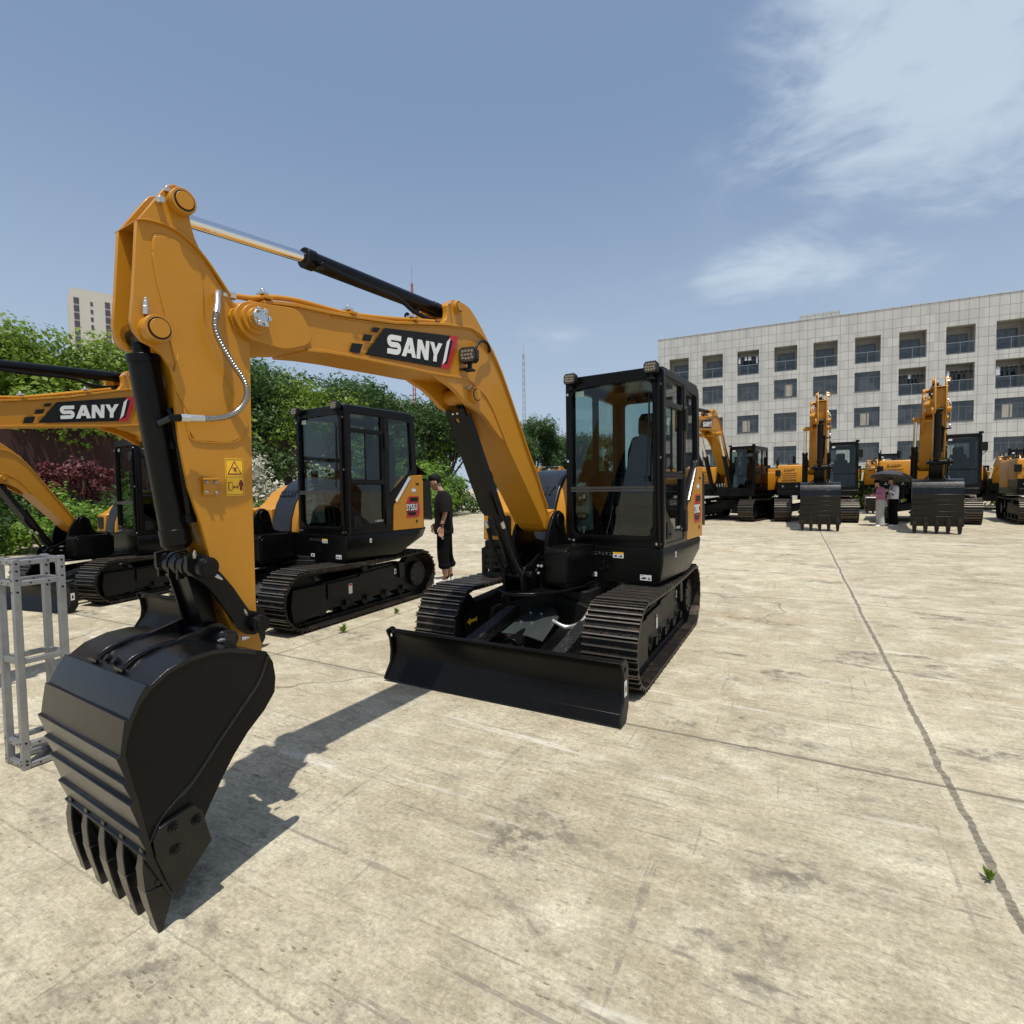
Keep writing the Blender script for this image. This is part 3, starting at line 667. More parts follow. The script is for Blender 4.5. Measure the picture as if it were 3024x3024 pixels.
    for i in range(nr):
        x = -L*.72+L*1.4*i/(nr-1); w.cut(); w.cyl((x,yc2-.10*q,zc-.19*q), (x,yc2+.05*q,zc-.19*q), .055*q, 16); w.cbox((x,y1-s*.11*q,zc-.15*q), (.06*q,.03*q,.06*q))
    w.cut(); w.cyl((0,yc2-.08*q,zc+.21*q), (0,yc2+.08*q,zc+.21*q), .045*q, 14)
    w.build_parts('roller', BLKM, TR, M)
    return TR
# ------------------------------------------------------------------ the compact excavator
def mark_label(root, M, quad, kind=0, name='sticker'):
    """small white sticker with a few dark marks; quad = 4 corners in 3D (TL,TR,BR,BL)"""
    k = MB(); f = quadmap(quad); TL, TR, BR, BL = [Vector(p) for p in quad]
    n = (TR-TL).cross(BL-TL).normalized()*-1
    if kind != 3: n = n if n.length else n
    def q(poly, m, d):
        P = [f(u, v)+n*(d-.001) for u, v in poly]; Q = [f(u, v)+n*d for u, v in poly]; c = len(poly)
        k.add(P+Q, [list(range(c)), list(range(2*c-1, c-1, -1))]+[(i, (i+1) % c, c+(i+1) % c, c+i) for i in range(c)], m)
    q([(0,0),(1,0),(1,1),(0,1)], 0, .0012)
    if kind == 0: q([(.3,.25),(.7,.25),(.75,.5),(.5,.8),(.25,.5)], 1, .002)
    if kind == 1: q([(.1,.25),(.45,.25),(.6,.5),(.35,.6),(.1,.4)], 1, .002); q([(.68,.2),(.92,.2),(.92,.32),(.68,.32)], 1, .002); q([(.68,.45),(.92,.45),(.92,.57),(.68,.57)], 1, .002); q([(.08,.82),(.3,.82),(.3,.88),(.08,.88)], 1, .002)
    if kind == 2:
        q([(0,.72),(1,.72),(1,1),(0,1)], 2, .002); q([(.1,.2),(.4,.2),(.35,.5),(.2,.5)], 1, .002); q([(.55,.2),(.9,.2),(.85,.5),(.7,.45)], 1, .002); q([(.49,.05),(.51,.05),(.51,.7),(.49,.7)], 1, .002)
    if kind == 3: q([(.05,.78),(.95,.78),(.95,.96),(.05,.96)], 2, .002); 
    return k.build(name, [WHT, BLKM, LYEL if kind == 2 else RED], root, M, flat=True)

def seat_and_console(root, M, x, y, z, s=1.0, wide=True):
    T = M @ Matrix.Translation((x, y, z)) @ Matrix.Scale(s, 4)
    k = MB()
    k.loft([[(a*c, b*c, zz) for a, b in rrect(-.24,.24,-.23,.23,.08)] for c, zz in ((.9,.30),(1,.33),(1,.42),(.9,.45))])
    back = []
    for c, zz, dx in ((.9,.40,-.22),(1,.5,-.24),(1,.85,-.30),(.86,.98,-.33),(.7,1.0,-.335)): back.append([(dx+a*.32, b*c, zz) for a, b in rrect(-.22,.22,-.23,.23,.08)])
    k.loft(back)
    k.loft([[(dx+a*.28, b*c*.6, zz) for a, b in rrect(-.22,.22,-.23,.23,.08)] for c, zz, dx in ((.9,1.0,-.335),(1,1.05,-.345),(1,1.18,-.36),(.8,1.23,-.365))])
    k.box(-.15, .15, -.15, .15, 0, .31); k.box(-.2, .15, .26, .34, .2, .56); k.box(-.2, .15, -.34, -.26, .2, .56)
    k.cyl((.12,.30,.56), (.15,.30,.72), .02, 10); k.cyl((.12,-.30,.56), (.15,-.30,.72), .02, 10)
    S = k.build('seat', SEAT, root, T, bevel=.01)
    return S

def mini(name, loc, house, tracks, boomyaw, label, pitch=0, bs=1.0, hs=1.0, det=2, text='SY60C', open_door=False, bdx=(0,0,0)):
    """house/tracks/boomyaw: headings (0 = facing the camera side, -Y)"""
    root = thing(name, loc, -(pi/2+house), label, 'excavator')
    HS = Matrix.Scale(hs, 4)
    MT0 = Matrix.Rotation(-(tracks-house), 4, 'Z') @ HS; MT = MT0 @ Matrix.Translation((-.08,0,0)); MB_ = MT0 @ Matrix.Translation((-.03,0,0)) @ Matrix.Scale(.90, 4, (0,0,1))
    piv = Matrix.Translation((.515, 0, 1.221)) @ Matrix.Rotation(-pitch, 4, 'Y') @ Matrix.Translation((-.515, 0, -1.221))
    MG = Matrix.Translation(bdx) @ Matrix.Rotation(-(boomyaw-house), 4, 'Z') @ Matrix.Scale(bs, 4) @ piv
    H = HS
    # --- undercarriage
    for s in (1, -1):
        t = track(root, MT, s*.55, s*.955, 1.0, .335, .335, .135, det, s, sag=.02)
        if s > 0 and det > 1:
            mark_label(t, MT, [(.30,.8425,.40),(.24,.8425,.40),(.24,.8425,.28),(.30,.8425,.28)], 3)
            mark_label(t, MT, [(-.54,.8425,.46),(-.58,.8425,.46),(-.58,.8425,.39),(-.54,.8425,.39)], 0)
    k = MB()
    k.prismz(fillet([(.55,.34),(.55,-.34),(-.55,-.34),(-.55,.34)], .12), .30, .60)
    for s in (1, -1):
        for xx in (.42, -.42):
            k.loft([[(xx-.14,0,.34),(xx+.14,0,.34),(xx+.14,0,.58),(xx-.14,0,.58)], [(xx*1.3-.12,s*.62,.24),(xx*1.3+.12,s*.62,.24),(xx*1.3+.12,s*.62,.40),(xx*1.3-.12,s*.62,.40)]])
    k.cyl((0,0,.58), (0,0,.66), .42, 40); k.cyl((0,0,.66), (0,0,.70), .36, 40)
    for i in range(20): k.cyl((.39*cos(i*pi/10),.39*sin(i*pi/10),.66), (.39*cos(i*pi/10),.39*sin(i*pi/10),.675), .012, 6)
    for s in (1, -1):
        for q in (-.04, .04): k.box(.50, .62, s*.46+q-.008, s*.46+q+.008, .36, .52)
    k.build('undercarriage_frame', BLKM, root, MT, bevel=.005)
    k = MB()
    for s in (1, -1): k.loft([[(x, s*y-.055, z-.055),(x, s*y+.055, z-.055),(x, s*y+.055, z+.055),(x, s*y-.055, z+.055)] for x, y, z in ((.50,.38,.45),(1.0,.38,.35),(1.54,.38,.25))])
    BA = k.build('blade_arms', CAST, root, MB_, bevel=.008)
    k = MB()
    k.loft([[(x, -.11, z),(x, .11, z),(x, .13, z-.14),(x,-.13,z-.14)] for x, z in ((.66,.50),(1.12,.395))])
    BC0 = root
    gp = MB(); gp.add([(.66,-.12,.535),(.66,.06,.535),(1.20,.08,.410),(1.20,-.15,.410),(.66,-.12,.527),(.66,.06,.527),(1.20,.08,.402),(1.20,-.15,.402)], [(0,1,2,3),(7,6,5,4),(0,4,5,1),(1,5,6,2),(2,6,7,3),(3,7,4,0)])
    gp.add([(.66,.061,.535),(.74,.15,.47),(1.14,.18,.36),(1.20,.081,.410),(.66,.061,.527),(.74,.15,.462),(1.14,.18,.352),(1.20,.081,.402)], [(0,1,2,3),(7,6,5,4),(0,4,5,1),(1,5,6,2),(2,6,7,3),(3,7,4,0)])
    for bx, by in ((.82,-.08),(.82,.02),(1.0,-.08),(1.0,.02)):
        bz = .535-(bx-.66)*.2315; gp.cyl((bx,by,bz), (bx,by,bz+.012), .013, 8, m=1)
    gp.build('blade_cylinder_guard', [simple('grey_green_paint', (.030,.036,.036), .4), ZNC], root, MB_)
    k.cyl((.9,0,.40), (1.33,0,.345), .06, 20); k.cyl((1.24,0,.357), (1.33,0,.345), .072, 20); k.cyl((1.33,0,.345), (1.46,0,.33), .035, 16)
    for yy in (-.07, .07): k.cyl((1.45,yy-.02,.335), (1.45,yy+.02,.335), .065, 20)
    k.cyl((1.45,.091,.335), (1.45,.10,.335), .02, 10, m=1)
    k.build('blade_cylinder', [BLK, ZNC, CHR], root, MB_, bevel=.003)
    k = MB(); k.tube(catmull([(.85,.14,.46),(.86,.26,.42),(.74,.34,.44),(.58,.36,.52),(.45,.34,.56)], 6), .018, 10); k.build('blade_hose', ZNC, root, MB_)
    bp = [(1.665,.025),(1.63,.085),(1.585,.14),(1.562,.21),(1.556,.28),(1.568,.36),(1.60,.425),(1.622,.442),(1.605,.452),(1.575,.445),(1.54,.37),(1.53,.28),(1.535,.20),(1.56,.12),(1.60,.07),(1.64,.02)]
    k = MB(); k.prism(bp, -.945, .945)
    k.prism([(1.668,.02),(1.628,.09),(1.618,.088),(1.655,.016)], -.94, .94)
    k.cyl((1.605,-.945,.446), (1.605,.945,.446), .014, 12)
    for yy in (-.42, .42, 0): k.prism([(1.555,.15),(1.545,.36),(1.42,.30),(1.42,.18)], yy-.07, yy-.05); k.prism([(1.555,.15),(1.545,.36),(1.42,.30),(1.42,.18)], yy+.05, yy+.07)
    BL = k.build('blade', BLK, root, MB_, bevel=.003)
    for s in (1, -1):
        k = MB(); ep = fillet([(1.675,.015),(1.665,.05),(1.60,.15),(1.588,.25),(1.60,.36),(1.64,.445),(1.56,.465),(1.50,.40),(1.50,.10),(1.56,.015)], .02)
        me = plate_mesh([ep, circ(1.575,.39,.022,14)], .014); k.merge(me, 0, XZ(s*.953)); k.build('blade_end_plate', BLKM, BL, MB_)
    mark_label(BL, MB_, [(1.595,.9612,.31),(1.545,.9612,.31),(1.545,.9612,.20),(1.595,.9612,.20)], 0)
    if det > 1:
        k = MB(); k.prism([(1.05,.35),(1.0,.32),(1.0,.338),(.91,.338),(.885,.33),(.895,.35),(.885,.37),(.91,.362),(1.0,.362),(1.0,.38)], -.609, -.604); k.build('arrow_decal', LYEL, root, MT, flat=True)
    # --- deck skirt
    out = fillet([(.185,.935),(-1.10,.935),(-1.42,.72),(-1.52,.30),(-1.52,-.30),(-1.42,-.72),(-1.10,-.93),(.22,-.93),(.22,-.42),(.185,-.40)], [.02,.12,.2,.2,.2,.2,.12,.06,.02,.0], 4)
    def ring(z, fx, fy, cut): return [(x if x > cut else cut+(x-cut)*fx, y*fy, z) for x, y in out]
    k = MB(); k.loft([ring(.66,.35,.93,-.45), ring(.70,.42,.975,-.48), ring(.86,.92,1,-.55), ring(.965,1,1,-.6), ring(.978,.99,.99,-.6)])
    SK = k.build('house_skirt', BLK, root, H, bevel=.006)
    if det > 1:
        k = MB()     # cut-out emblem: three short bars
        for a in (90, 210, 330):
            T = Matrix.Translation((.186,.405,.80)) @ Matrix.Rotation(radians(a), 4, 'X')
            k.box(0, .002, .012, .052, .002, .016, M=T)
        k.build('emblem', RUB, SK, H)
        mark_label(SK, H, [(.186,.735,.748),(.186,.835,.748),(.186,.835,.70),(.186,.735,.70)], 1)
        mark_label(SK, H, [(.186,.26,.74),(.186,.33,.74),(.186,.33,.70),(.186,.26,.70)], 0)
        mark_label(SK, H, [(.186,.485,.93),(.186,.585,.93),(.186,.585,.88),(.186,.485,.88)], 2)
        k = MB()
        for i in range(7): k.box(.1865, .188, .24+i*.035, .262+i*.035, .90+.008*(i % 2), .906+.008*(i % 2)); k.box(.1865, .188, .238+i*.035, .258+i*.035, .921, .925)
        k.build('rating_plate', ALU, SK, H)
        mark_label(SK, H, [(-.16,.9362,.92),(-.19,.9362,.92),(-.19,.9362,.87),(-.16,.9362,.87)], 0)
    # --- boom foot bracket
    k = MB()
    br = fillet([(.75,.66),(.76,.95),(.72,1.12),(.62,1.27),(.55,1.31),(.49,1.31),(.42,1.25),(.37,1.05),(.10,.98),(.10,.66)], .05)
    MGr = Matrix.Translation((bdx[0], bdx[1], 0)) @ Matrix.Rotation(-(boomyaw-house), 4, 'Z') @ HS
    me = plate_mesh([br, circ(.95,.80,.001,6)], .03)
    for y in (YC+.165, YC-.165): k.prism(br, y-.016, y+.016)
    k.cyl((.515,YC-.20,1.221), (.515,YC+.20,1.221), .06, 24); k.cyl((.515,YC+.18,1.221), (.515,YC+.20,1.221), .075, 24)
    k.prismz(fillet([(-.2,.34),(.45,.30),(.70,.24),(.98,.13),(1.05,YC+.05),(1.05,YC-.05),(.98,-.28),(.70,-.33),(-.2,-.36)], .04), .635, .665)
    k.prism([(.72,.66),(1.0,.66),(1.02,.80),(.97,.87),(.88,.88),(.72,.95)], YC+.072, YC+.10); k.prism([(.72,.66),(1.0,.66),(1.02,.80),(.97,.87),(.88,.88),(.72,.95)], YC-.10, YC-.072)
    k.cyl((.94,YC-.14,.80), (.94,YC+.15,.80), .035, 16)
    k.box(.12, .62, YC-.15, YC+.15, .66, .86)
    FB = k.build('boom_foot_bracket', BLK, root, MGr, bevel=.006)
    k = MB(); me_ = fillet([(.785,.68),(.79,.98),(.74,1.015),(.26,1.0),(.20,.97),(.20,.68)], .05)
    k.prism(me_, YC+.18, YC+.375)
    k.prism(fillet([(.76,.72),(.765,.955),(.72,.985),(.26,.97),(.24,.72)], .04), YC+.372, YC+.381)
    k.build('bracket_cover', BLK, FB, MGr, bevel=.008)
    k = MB()
    for yy, zz in ((YC+.13,.86),(YC+.13,.80),(YC+.16,.86)): k.cut(); fitting(k, (.80,yy,zz), (1,.3,.1), .05, .012)
    k.build_parts('grease_fitting', ZNC, FB, MGr)
    if det > 1:      # oval lamp guard with slots at the right front corner
        k = MB()
        ri = [(.30+.16*cos(a), -.66+.17*sin(a)) for a in [radians(t) for t in range(-90, 91, 15)]]
        for a, b in zip(ri[:-1], ri[1:]):
            for z0, z1 in ((.66,.70),(.745,.765),(.81,.83),(.875,.925)): k.add([(a[0],a[1],z0),(b[0],b[1],z0),(b[0],b[1],z1),(a[0],a[1],z1),(a[0]+.008,a[1],z0),(b[0]+.008,b[1],z0),(b[0]+.008,b[1],z1),(a[0]+.008,a[1],z1)], [(0,1,2,3),(7,6,5,4),(3,2,6,7),(0,4,5,1)])
        for a in ri[::3]: k.box(a[0]-.005, a[0]+.006, a[1]-.02, a[1]+.02, .66, .925)
        k.build('horn_guard', BLKM, root, H)
    # --- right hand hood
    prof = [(-1.30,.985),(-1.32,1.55),(-1.22,1.66),(-.9,1.69),(-.35,1.69),(-.18,1.665),(-.06,1.60),(.05,1.48),(.13,1.33),(.185,1.15),(.20,.985)]
    k = MB(); k.prism(prof, -.115, .0)
    HD = k.build('hood', YEL, root, H, bevel=.012)
    k = MB(); k.prism([(x+(.012 if x > -.5 else 0), z+.006 if z > 1.0 else z) for x, z in prof], -.52, -.120)
    HP = k.build('hood_centre_panel', NAVY, HD, H, bevel=.012)
    k = MB()
    sany_on(k, [(.035,-.50,1.515),(.035,-.17,1.515),(.088,-.17,1.44),(.088,-.50,1.44)], (.012,0,.008)); k.build('hood_lettering', NAVY, HP, H)
    k = MB(); k.prism([(-1.28,.985),(-1.30,1.50),(-1.2,1.60),(-.4,1.62),(-.2,1.58),(-.05,1.48),(.06,1.36),(.14,1.30),(.21,1.28),(.22,.985)], -.925, -.525)
    k.build('side_hood', YEL, HD, H, bevel=.015)
    k = MB(); k.prismx(rrect(-.86,-.58,1.03,1.24,.04), .215, .226); 
    for i in range(6): k.box(.226, .232, -.84, -.60, 1.05+i*.03, 1.062+i*.03)
    k.build('hood_grille', BLKM, HD, H)
    k = MB(); k.cyl((-.75,-.3,1.66), (-.75,-.3,1.86), .035, 16); k.tube([(-.75,-.3,1.84),(-.77,-.3,1.92),(-.83,-.3,1.95)], .033, 12); k.build('exhaust_pipe', BLKM, HD, H)
    # --- left rear cover and counterweight
    k = MB()
    side = fillet([(-.565,.985),(-.565,1.29),(-.60,1.34),(-.875,1.695),(-1.12,1.705),(-1.12,.985)], [.01,.02,.03,.02,.01,.01])
    k.prism(side, .55, .93)
    RC = k.build('rear_side_cover', YEL, root, H, bevel=.012)
    k = MB()
    o2 = fillet([(-1.125,.93),(-1.125,-.93),(-1.36,-.72),(-1.46,-.3),(-1.46,.3),(-1.36,.72)], [.0,.0,.2,.2,.2,.2], 4)
    k.prismz(o2, .985, 1.64); k.prismz([(x*.985+.0, y*.97) for x, y in o2], 1.64, 1.70)
    k.build('counterweight_cover', YEL, RC, H, bevel=.015)
    k = MB(); k.prism([(-1.17,1.12),(-1.17,1.60),(-1.22,1.66),(-1.30,1.62),(-1.33,1.08)], .72, .905)
    k.build('rear_grille', BLKM, RC, H)
    k = MB(); T_ = Matrix.Translation((0,.9305,0))
    # grooves, lock and slot of the cover
    k.cyl((-.99,.93,1.085), (-.99,.934,1.085), .018, 14, m=0); k.box(-1.045, -.985, .93, .9335, 1.575, 1.595)
    k.build('cover_lock', RUB, RC, H)
    k = MB(); k.loft([[(a-.012*q*.8, .9305, b-.012*q) , (a+.012*q*.8, .9305, b+.012*q*.6), (a+.012*q*.8, .936, b+.012*q*.6), (a-.012*q*.8, .936, b-.012*q)] for a, b, q in ((-.615,1.365,1.6),(-.87,1.675,1.6))]); k.build('reflector_strip', CHR, RC, H)
    # model badge
    k = MB()
    def bd(poly, m, d): k.prism(poly, .9305, .9305+d, m)
    bd([(-.80,1.14),(-.80,1.33),(-.84,1.42),(-1.04,1.42),(-1.04,1.32),(-1.06,1.20),(-1.02,1.14)], 1, .002)
    bd([(-.86,1.35),(-.875,1.405),(-1.03,1.405),(-1.015,1.35)], 0, .0032)
    bd([(-.805,1.22),(-.805,1.325),(-1.0,1.325),(-1.0,1.22)], 0, .0032)
    bd([(-.81,1.21),(-.845,1.165),(-.96,1.165),(-.99,1.21)], 0, .0032)
    BDG = k.build('model_badge', [BLKM, RED], RC, H, flat=True)
    if not text: text = ' '
    k = MB(); me = text_mesh(text, .122, .016, .60, .001); k.merge(me, 0, Matrix(((-1,0,0,-.90),(0,0,1,.9348),(0,1,0,1.270),(0,0,0,1)))); k.build('badge_text', WHT, BDG, H, flat=True)
    k = MB(); k.cyl((-.945,.9305,1.50), (-.945,.9325,1.50), .032, 20); k.box(-.985, -.905, .9305, .9328, 1.488, 1.512, 1); k.build('round_sticker', [BLUE, WHT], RC, H)
    # --- cab
    zt, zb = 2.505, .985
    k = MB()
    outer = fillet([(.16,zb),(.165,2.43),(.12,zt),(-.90,zt-.012),(-.975,2.44),(-1.0,1.95),(-1.01,1.72),(-.88,1.70),(-.575,1.31),(-.555,zb)], [.01,.05,.04,.04,.05,.05,.03,.03,.03,.01])
    w_up = fillet([(.085,2.24),(.085,2.42),(-.40,2.42),(-.40,2.24)], .02); w_dr = fillet([(.09,1.63),(.085,2.20),(-.40,2.20),(-.40,1.63)], .025)
    w_lo = fillet([(.09,1.31),(.085,1.58),(-.42,1.58),(-.42,1.10),(-.19,1.095)], .03)
    w_re = fillet([(-.515,1.42),(-.515,2.41),(-.90,2.40),(-.925,1.95),(-.93,1.76)], .03)
    holes = [w_up, w_dr, w_lo, w_re]
    me = plate_mesh([outer]+holes, .05, .006); k.merge(me, 0, XZ(.905))
    w_r = fillet([(.085,1.42),(.085,2.41),(-.88,2.40),(-.90,1.42)], .04)
    w_r1 = fillet([(.085,1.45),(.085,2.41),(-.38,2.41),(-.38,1.45)], .03); w_r2 = fillet([(-.43,1.45),(-.43,2.41),(-.90,2.40),(-.90,1.45)], .03)
    me = plate_mesh([fillet([(.16,zb),(.165,2.43),(.12,zt),(-.90,zt-.012),(-.975,2.44),(-1.0,zb)], .03), w_r1, w_r2], .05, .006); k.merge(me, 0, XZ(.055))
    # roof, floor, rear
    k.loft([[(x, y, z) for x, y in rrect(-.96+i,.15-i,.035+i,.925-i,.05)] for z, i in ((zt-.035,.0),(zt+.004,.0),(zt+.018,.02))])
    k.box(-.96, .14, .06, .90, zb, 1.03)
    rh = rrect(.14,.82,1.68,2.40,.05)
    me = plate_mesh([[(.04,zb),(.92,zb),(.92,zt-.02),(.04,zt-.02)], rh], .04); k.merge(me, 0, Matrix.Translation((-.04,0,0)) @ YZ(-.93))
    CB = k.build('cab', BLK, root, H, bevel=0)
    k = MB()
    go = fillet([(.03,zb),(.935,zb),(.935,2.47),(.90,zt),(.07,zt),(.03,2.47)], .03); gi = rrect(.075,.865,1.06,2.425,.10,6)
    me = plate_mesh([go, gi], .05, .008); k.merge(me, 0, YZ(.155))
    gi2 = rrect(.06,.88,1.045,2.44,.11,6); gi3 = rrect(.088,.852,1.073,2.412,.095,6)
    me = plate_mesh([gi2, gi3], .016, .004); k.merge(me, 0, YZ(.185))
    k.box(.160, .196, .08, .86, 1.468, 1.486, 2); k.box(.160, .196, .08, .86, 1.492, 1.512, 2)
    for yy, zz in ((.05,2.36),(.05,1.75),(.05,1.02),(.91,1.75),(.91,1.02),(.885,1.02),(.91,2.36),(.10,1.02)): k.cyl((.18,yy,zz), (.195,yy,zz), .012, 10, m=1)
    k.tube([(.19,.905,1.0),(.2,.90,1.4),(.2,.90,2.3),(.19,.905,2.4)], .016, 10)
    k.build('front_window_frame', [BLK, ZNC, simple('grey_trim', (.045,.045,.045), .45)], CB, H)
    k = MB(); k.box(.150, .156, .07, .87, 1.06, 2.43); k.build('front_window', GLS, CB, H)
    if not open_door:
        k = MB(); k.box(-.42, .10, .898, .903, 1.09, 2.43); k.build('door_glass', GLS, CB, H)
    k = MB(); k.box(-.94, -.50, .898, .903, 1.40, 2.42); k.build('rear_side_window', GLS, CB, H)
    k = MB(); k.box(-.92, .10, .055, .060, 1.43, 2.42); k.build('right_window', GLS, CB, H)
    k = MB(); k.box(-.975, -.97, .12, .84, 1.66, 2.42); k.build('rear_window', GLS, CB, H)
    # door details
    k = MB()
    for zz in (2.12, 1.18): k.box(-.50, -.435, .93, .955, zz-.10, zz+.10)
    k.box(-.46, .14, .9305, .936, 1.595, 1.612); k.box(-.16, -.145, .9, .912, 1.62, 2.2)
    me = plate_mesh([fillet([(.13,1.01),(.135,2.45),(-.445,2.445),(-.445,1.01)], .03), fillet([(.12,1.02),(.125,2.44),(-.435,2.435),(-.435,1.02)], .03)], .006); k.merge(me, 0, XZ(.934))
    k.prism(fillet([(.07,1.05),(.07,1.20),(.0,1.20),(-.05,1.10),(-.05,1.05)], .015), .93, .938)
    k.box(-.04, .01, .938, .95, 1.08, 1.10)
    k.build('door_trim', BLKM, CB, H, bevel=.002)
    k = MB()
    for i in range(11):
        u = -.285-i*.0135
        if i == 1: k.box(u-.011, u, .9055, .9062, 1.125, 1.128); continue
        hh = .022; k.box(u-.010, u, .9055, .9062, 1.115, 1.118); k.box(u-.010, u, .9055, .9062, 1.125, 1.128); k.box(u-.010, u, .9055, .9062, 1.135, 1.137); k.box(u-.006, u-.004, .9055, .9063, 1.115, 1.137)
    k.build('door_lettering', WHT, CB, H)
    k = MB(); k.box(.1565, .1575, .115, .20, 2.335, 2.385); k.build('window_sticker', simple('green_white_sticker', (.45,.62,.55), .5), CB, H)
    k = MB(); k.tube([(.205,.80,1.56),(.21,.815,1.9),(.21,.83,2.30)], .006, 8); k.tube([(.20,.805,1.55),(.205,.79,1.60)], .012, 8); k.box(.196, .206, .822, .83, 1.72, 2.26); k.build('wiper', RUB, CB, H)
    k = MB(); k.prism([(.07,1.10),(.10,1.30),(.09,1.52),(.0,1.56),(-.10,1.42),(-.12,1.10)], .075, .155)
    for zz in (1.40, 1.24): k.cyl((.094,.12,zz), (.108,.12,zz), .034, 20, m=1); k.cyl((.108,.12,zz), (.112,.12,zz), .022, 16, m=2)
    k.prismx([(.10,1.50),(.12,1.14),(.19,1.10),(.23,1.2),(.19,1.52)], .06, .095)
    k.cyl((.095,.165,1.42), (.105,.165,1.42), .034, 20, m=1); k.cyl((.105,.165,1.42), (.109,.165,1.42), .022, 16, m=2)
    k.cyl((.095,.165,1.24), (.105,.165,1.24), .034, 20, m=1); k.cyl((.105,.165,1.24), (.109,.165,1.24), .022, 16, m=2)
    k.build('console', [CONS, RUB, ZNC], CB, H, bevel=.004)
    k = MB(); k.box(.03, .05, .12, .24, 1.60, 1.76, M=Matrix.Rotation(.0, 4, 'Z')); k.cyl((.03,.18,1.5), (.04,.18,1.62), .012, 8); k.build('monitor', BLKM, CB, H)
    k = MB(); k.tube([(.0,.40,1.03),(.02,.40,1.3),(-.03,.42,1.62)], .010, 8); k.tube([(.0,.50,1.03),(.02,.50,1.3),(-.03,.48,1.62)], .010, 8); k.cyl((-.035,.38,1.63), (-.035,.54,1.63), .012, 8); k.cut()
    k.cyl((.05,.40,1.03), (.05,.52,1.06), .05, 12); k.cut(); k.box(-.05, .08, .60, .74, 1.03, 1.06); k.build_parts('control_lever', RUB, CB, H)
    seat_and_console(CB, H, -.48, .50, 1.03, 1.0)
    if det > 1:
        for yy, zz in ((.105,2.49),(.855,2.495)): lamp('cab_work_lamp', root, H @ Matrix.Translation((.245,yy,zz)) @ Matrix.Rotation(radians(-6), 4, 'Y'), (0,0,0), 1.08)
        k = MB(); 
        k.cyl((-1.0,.72,1.78), (-1.0,.72,1.80), .02, 8); k.build('rear_knob', BLKM, CB, H)
        k = MB(); k.prism([(-1.0,1.86),(-1.22,1.72),(-1.23,1.705),(-1.0,1.84)], .70, .92); k.build('rear_flap', BLKM, CB, H)
    if open_door:
        k = MB(); k.prismx(circ(1.02,2.22,.075,20), .25, .27, 0); k.tube([(.2,.94,1.95),(.24,.98,2.0),(.25,1.02,2.15)], .010, 8); k.build('round_mirror', BLKM, CB, H)
    gear(root, MG, det)
    return root
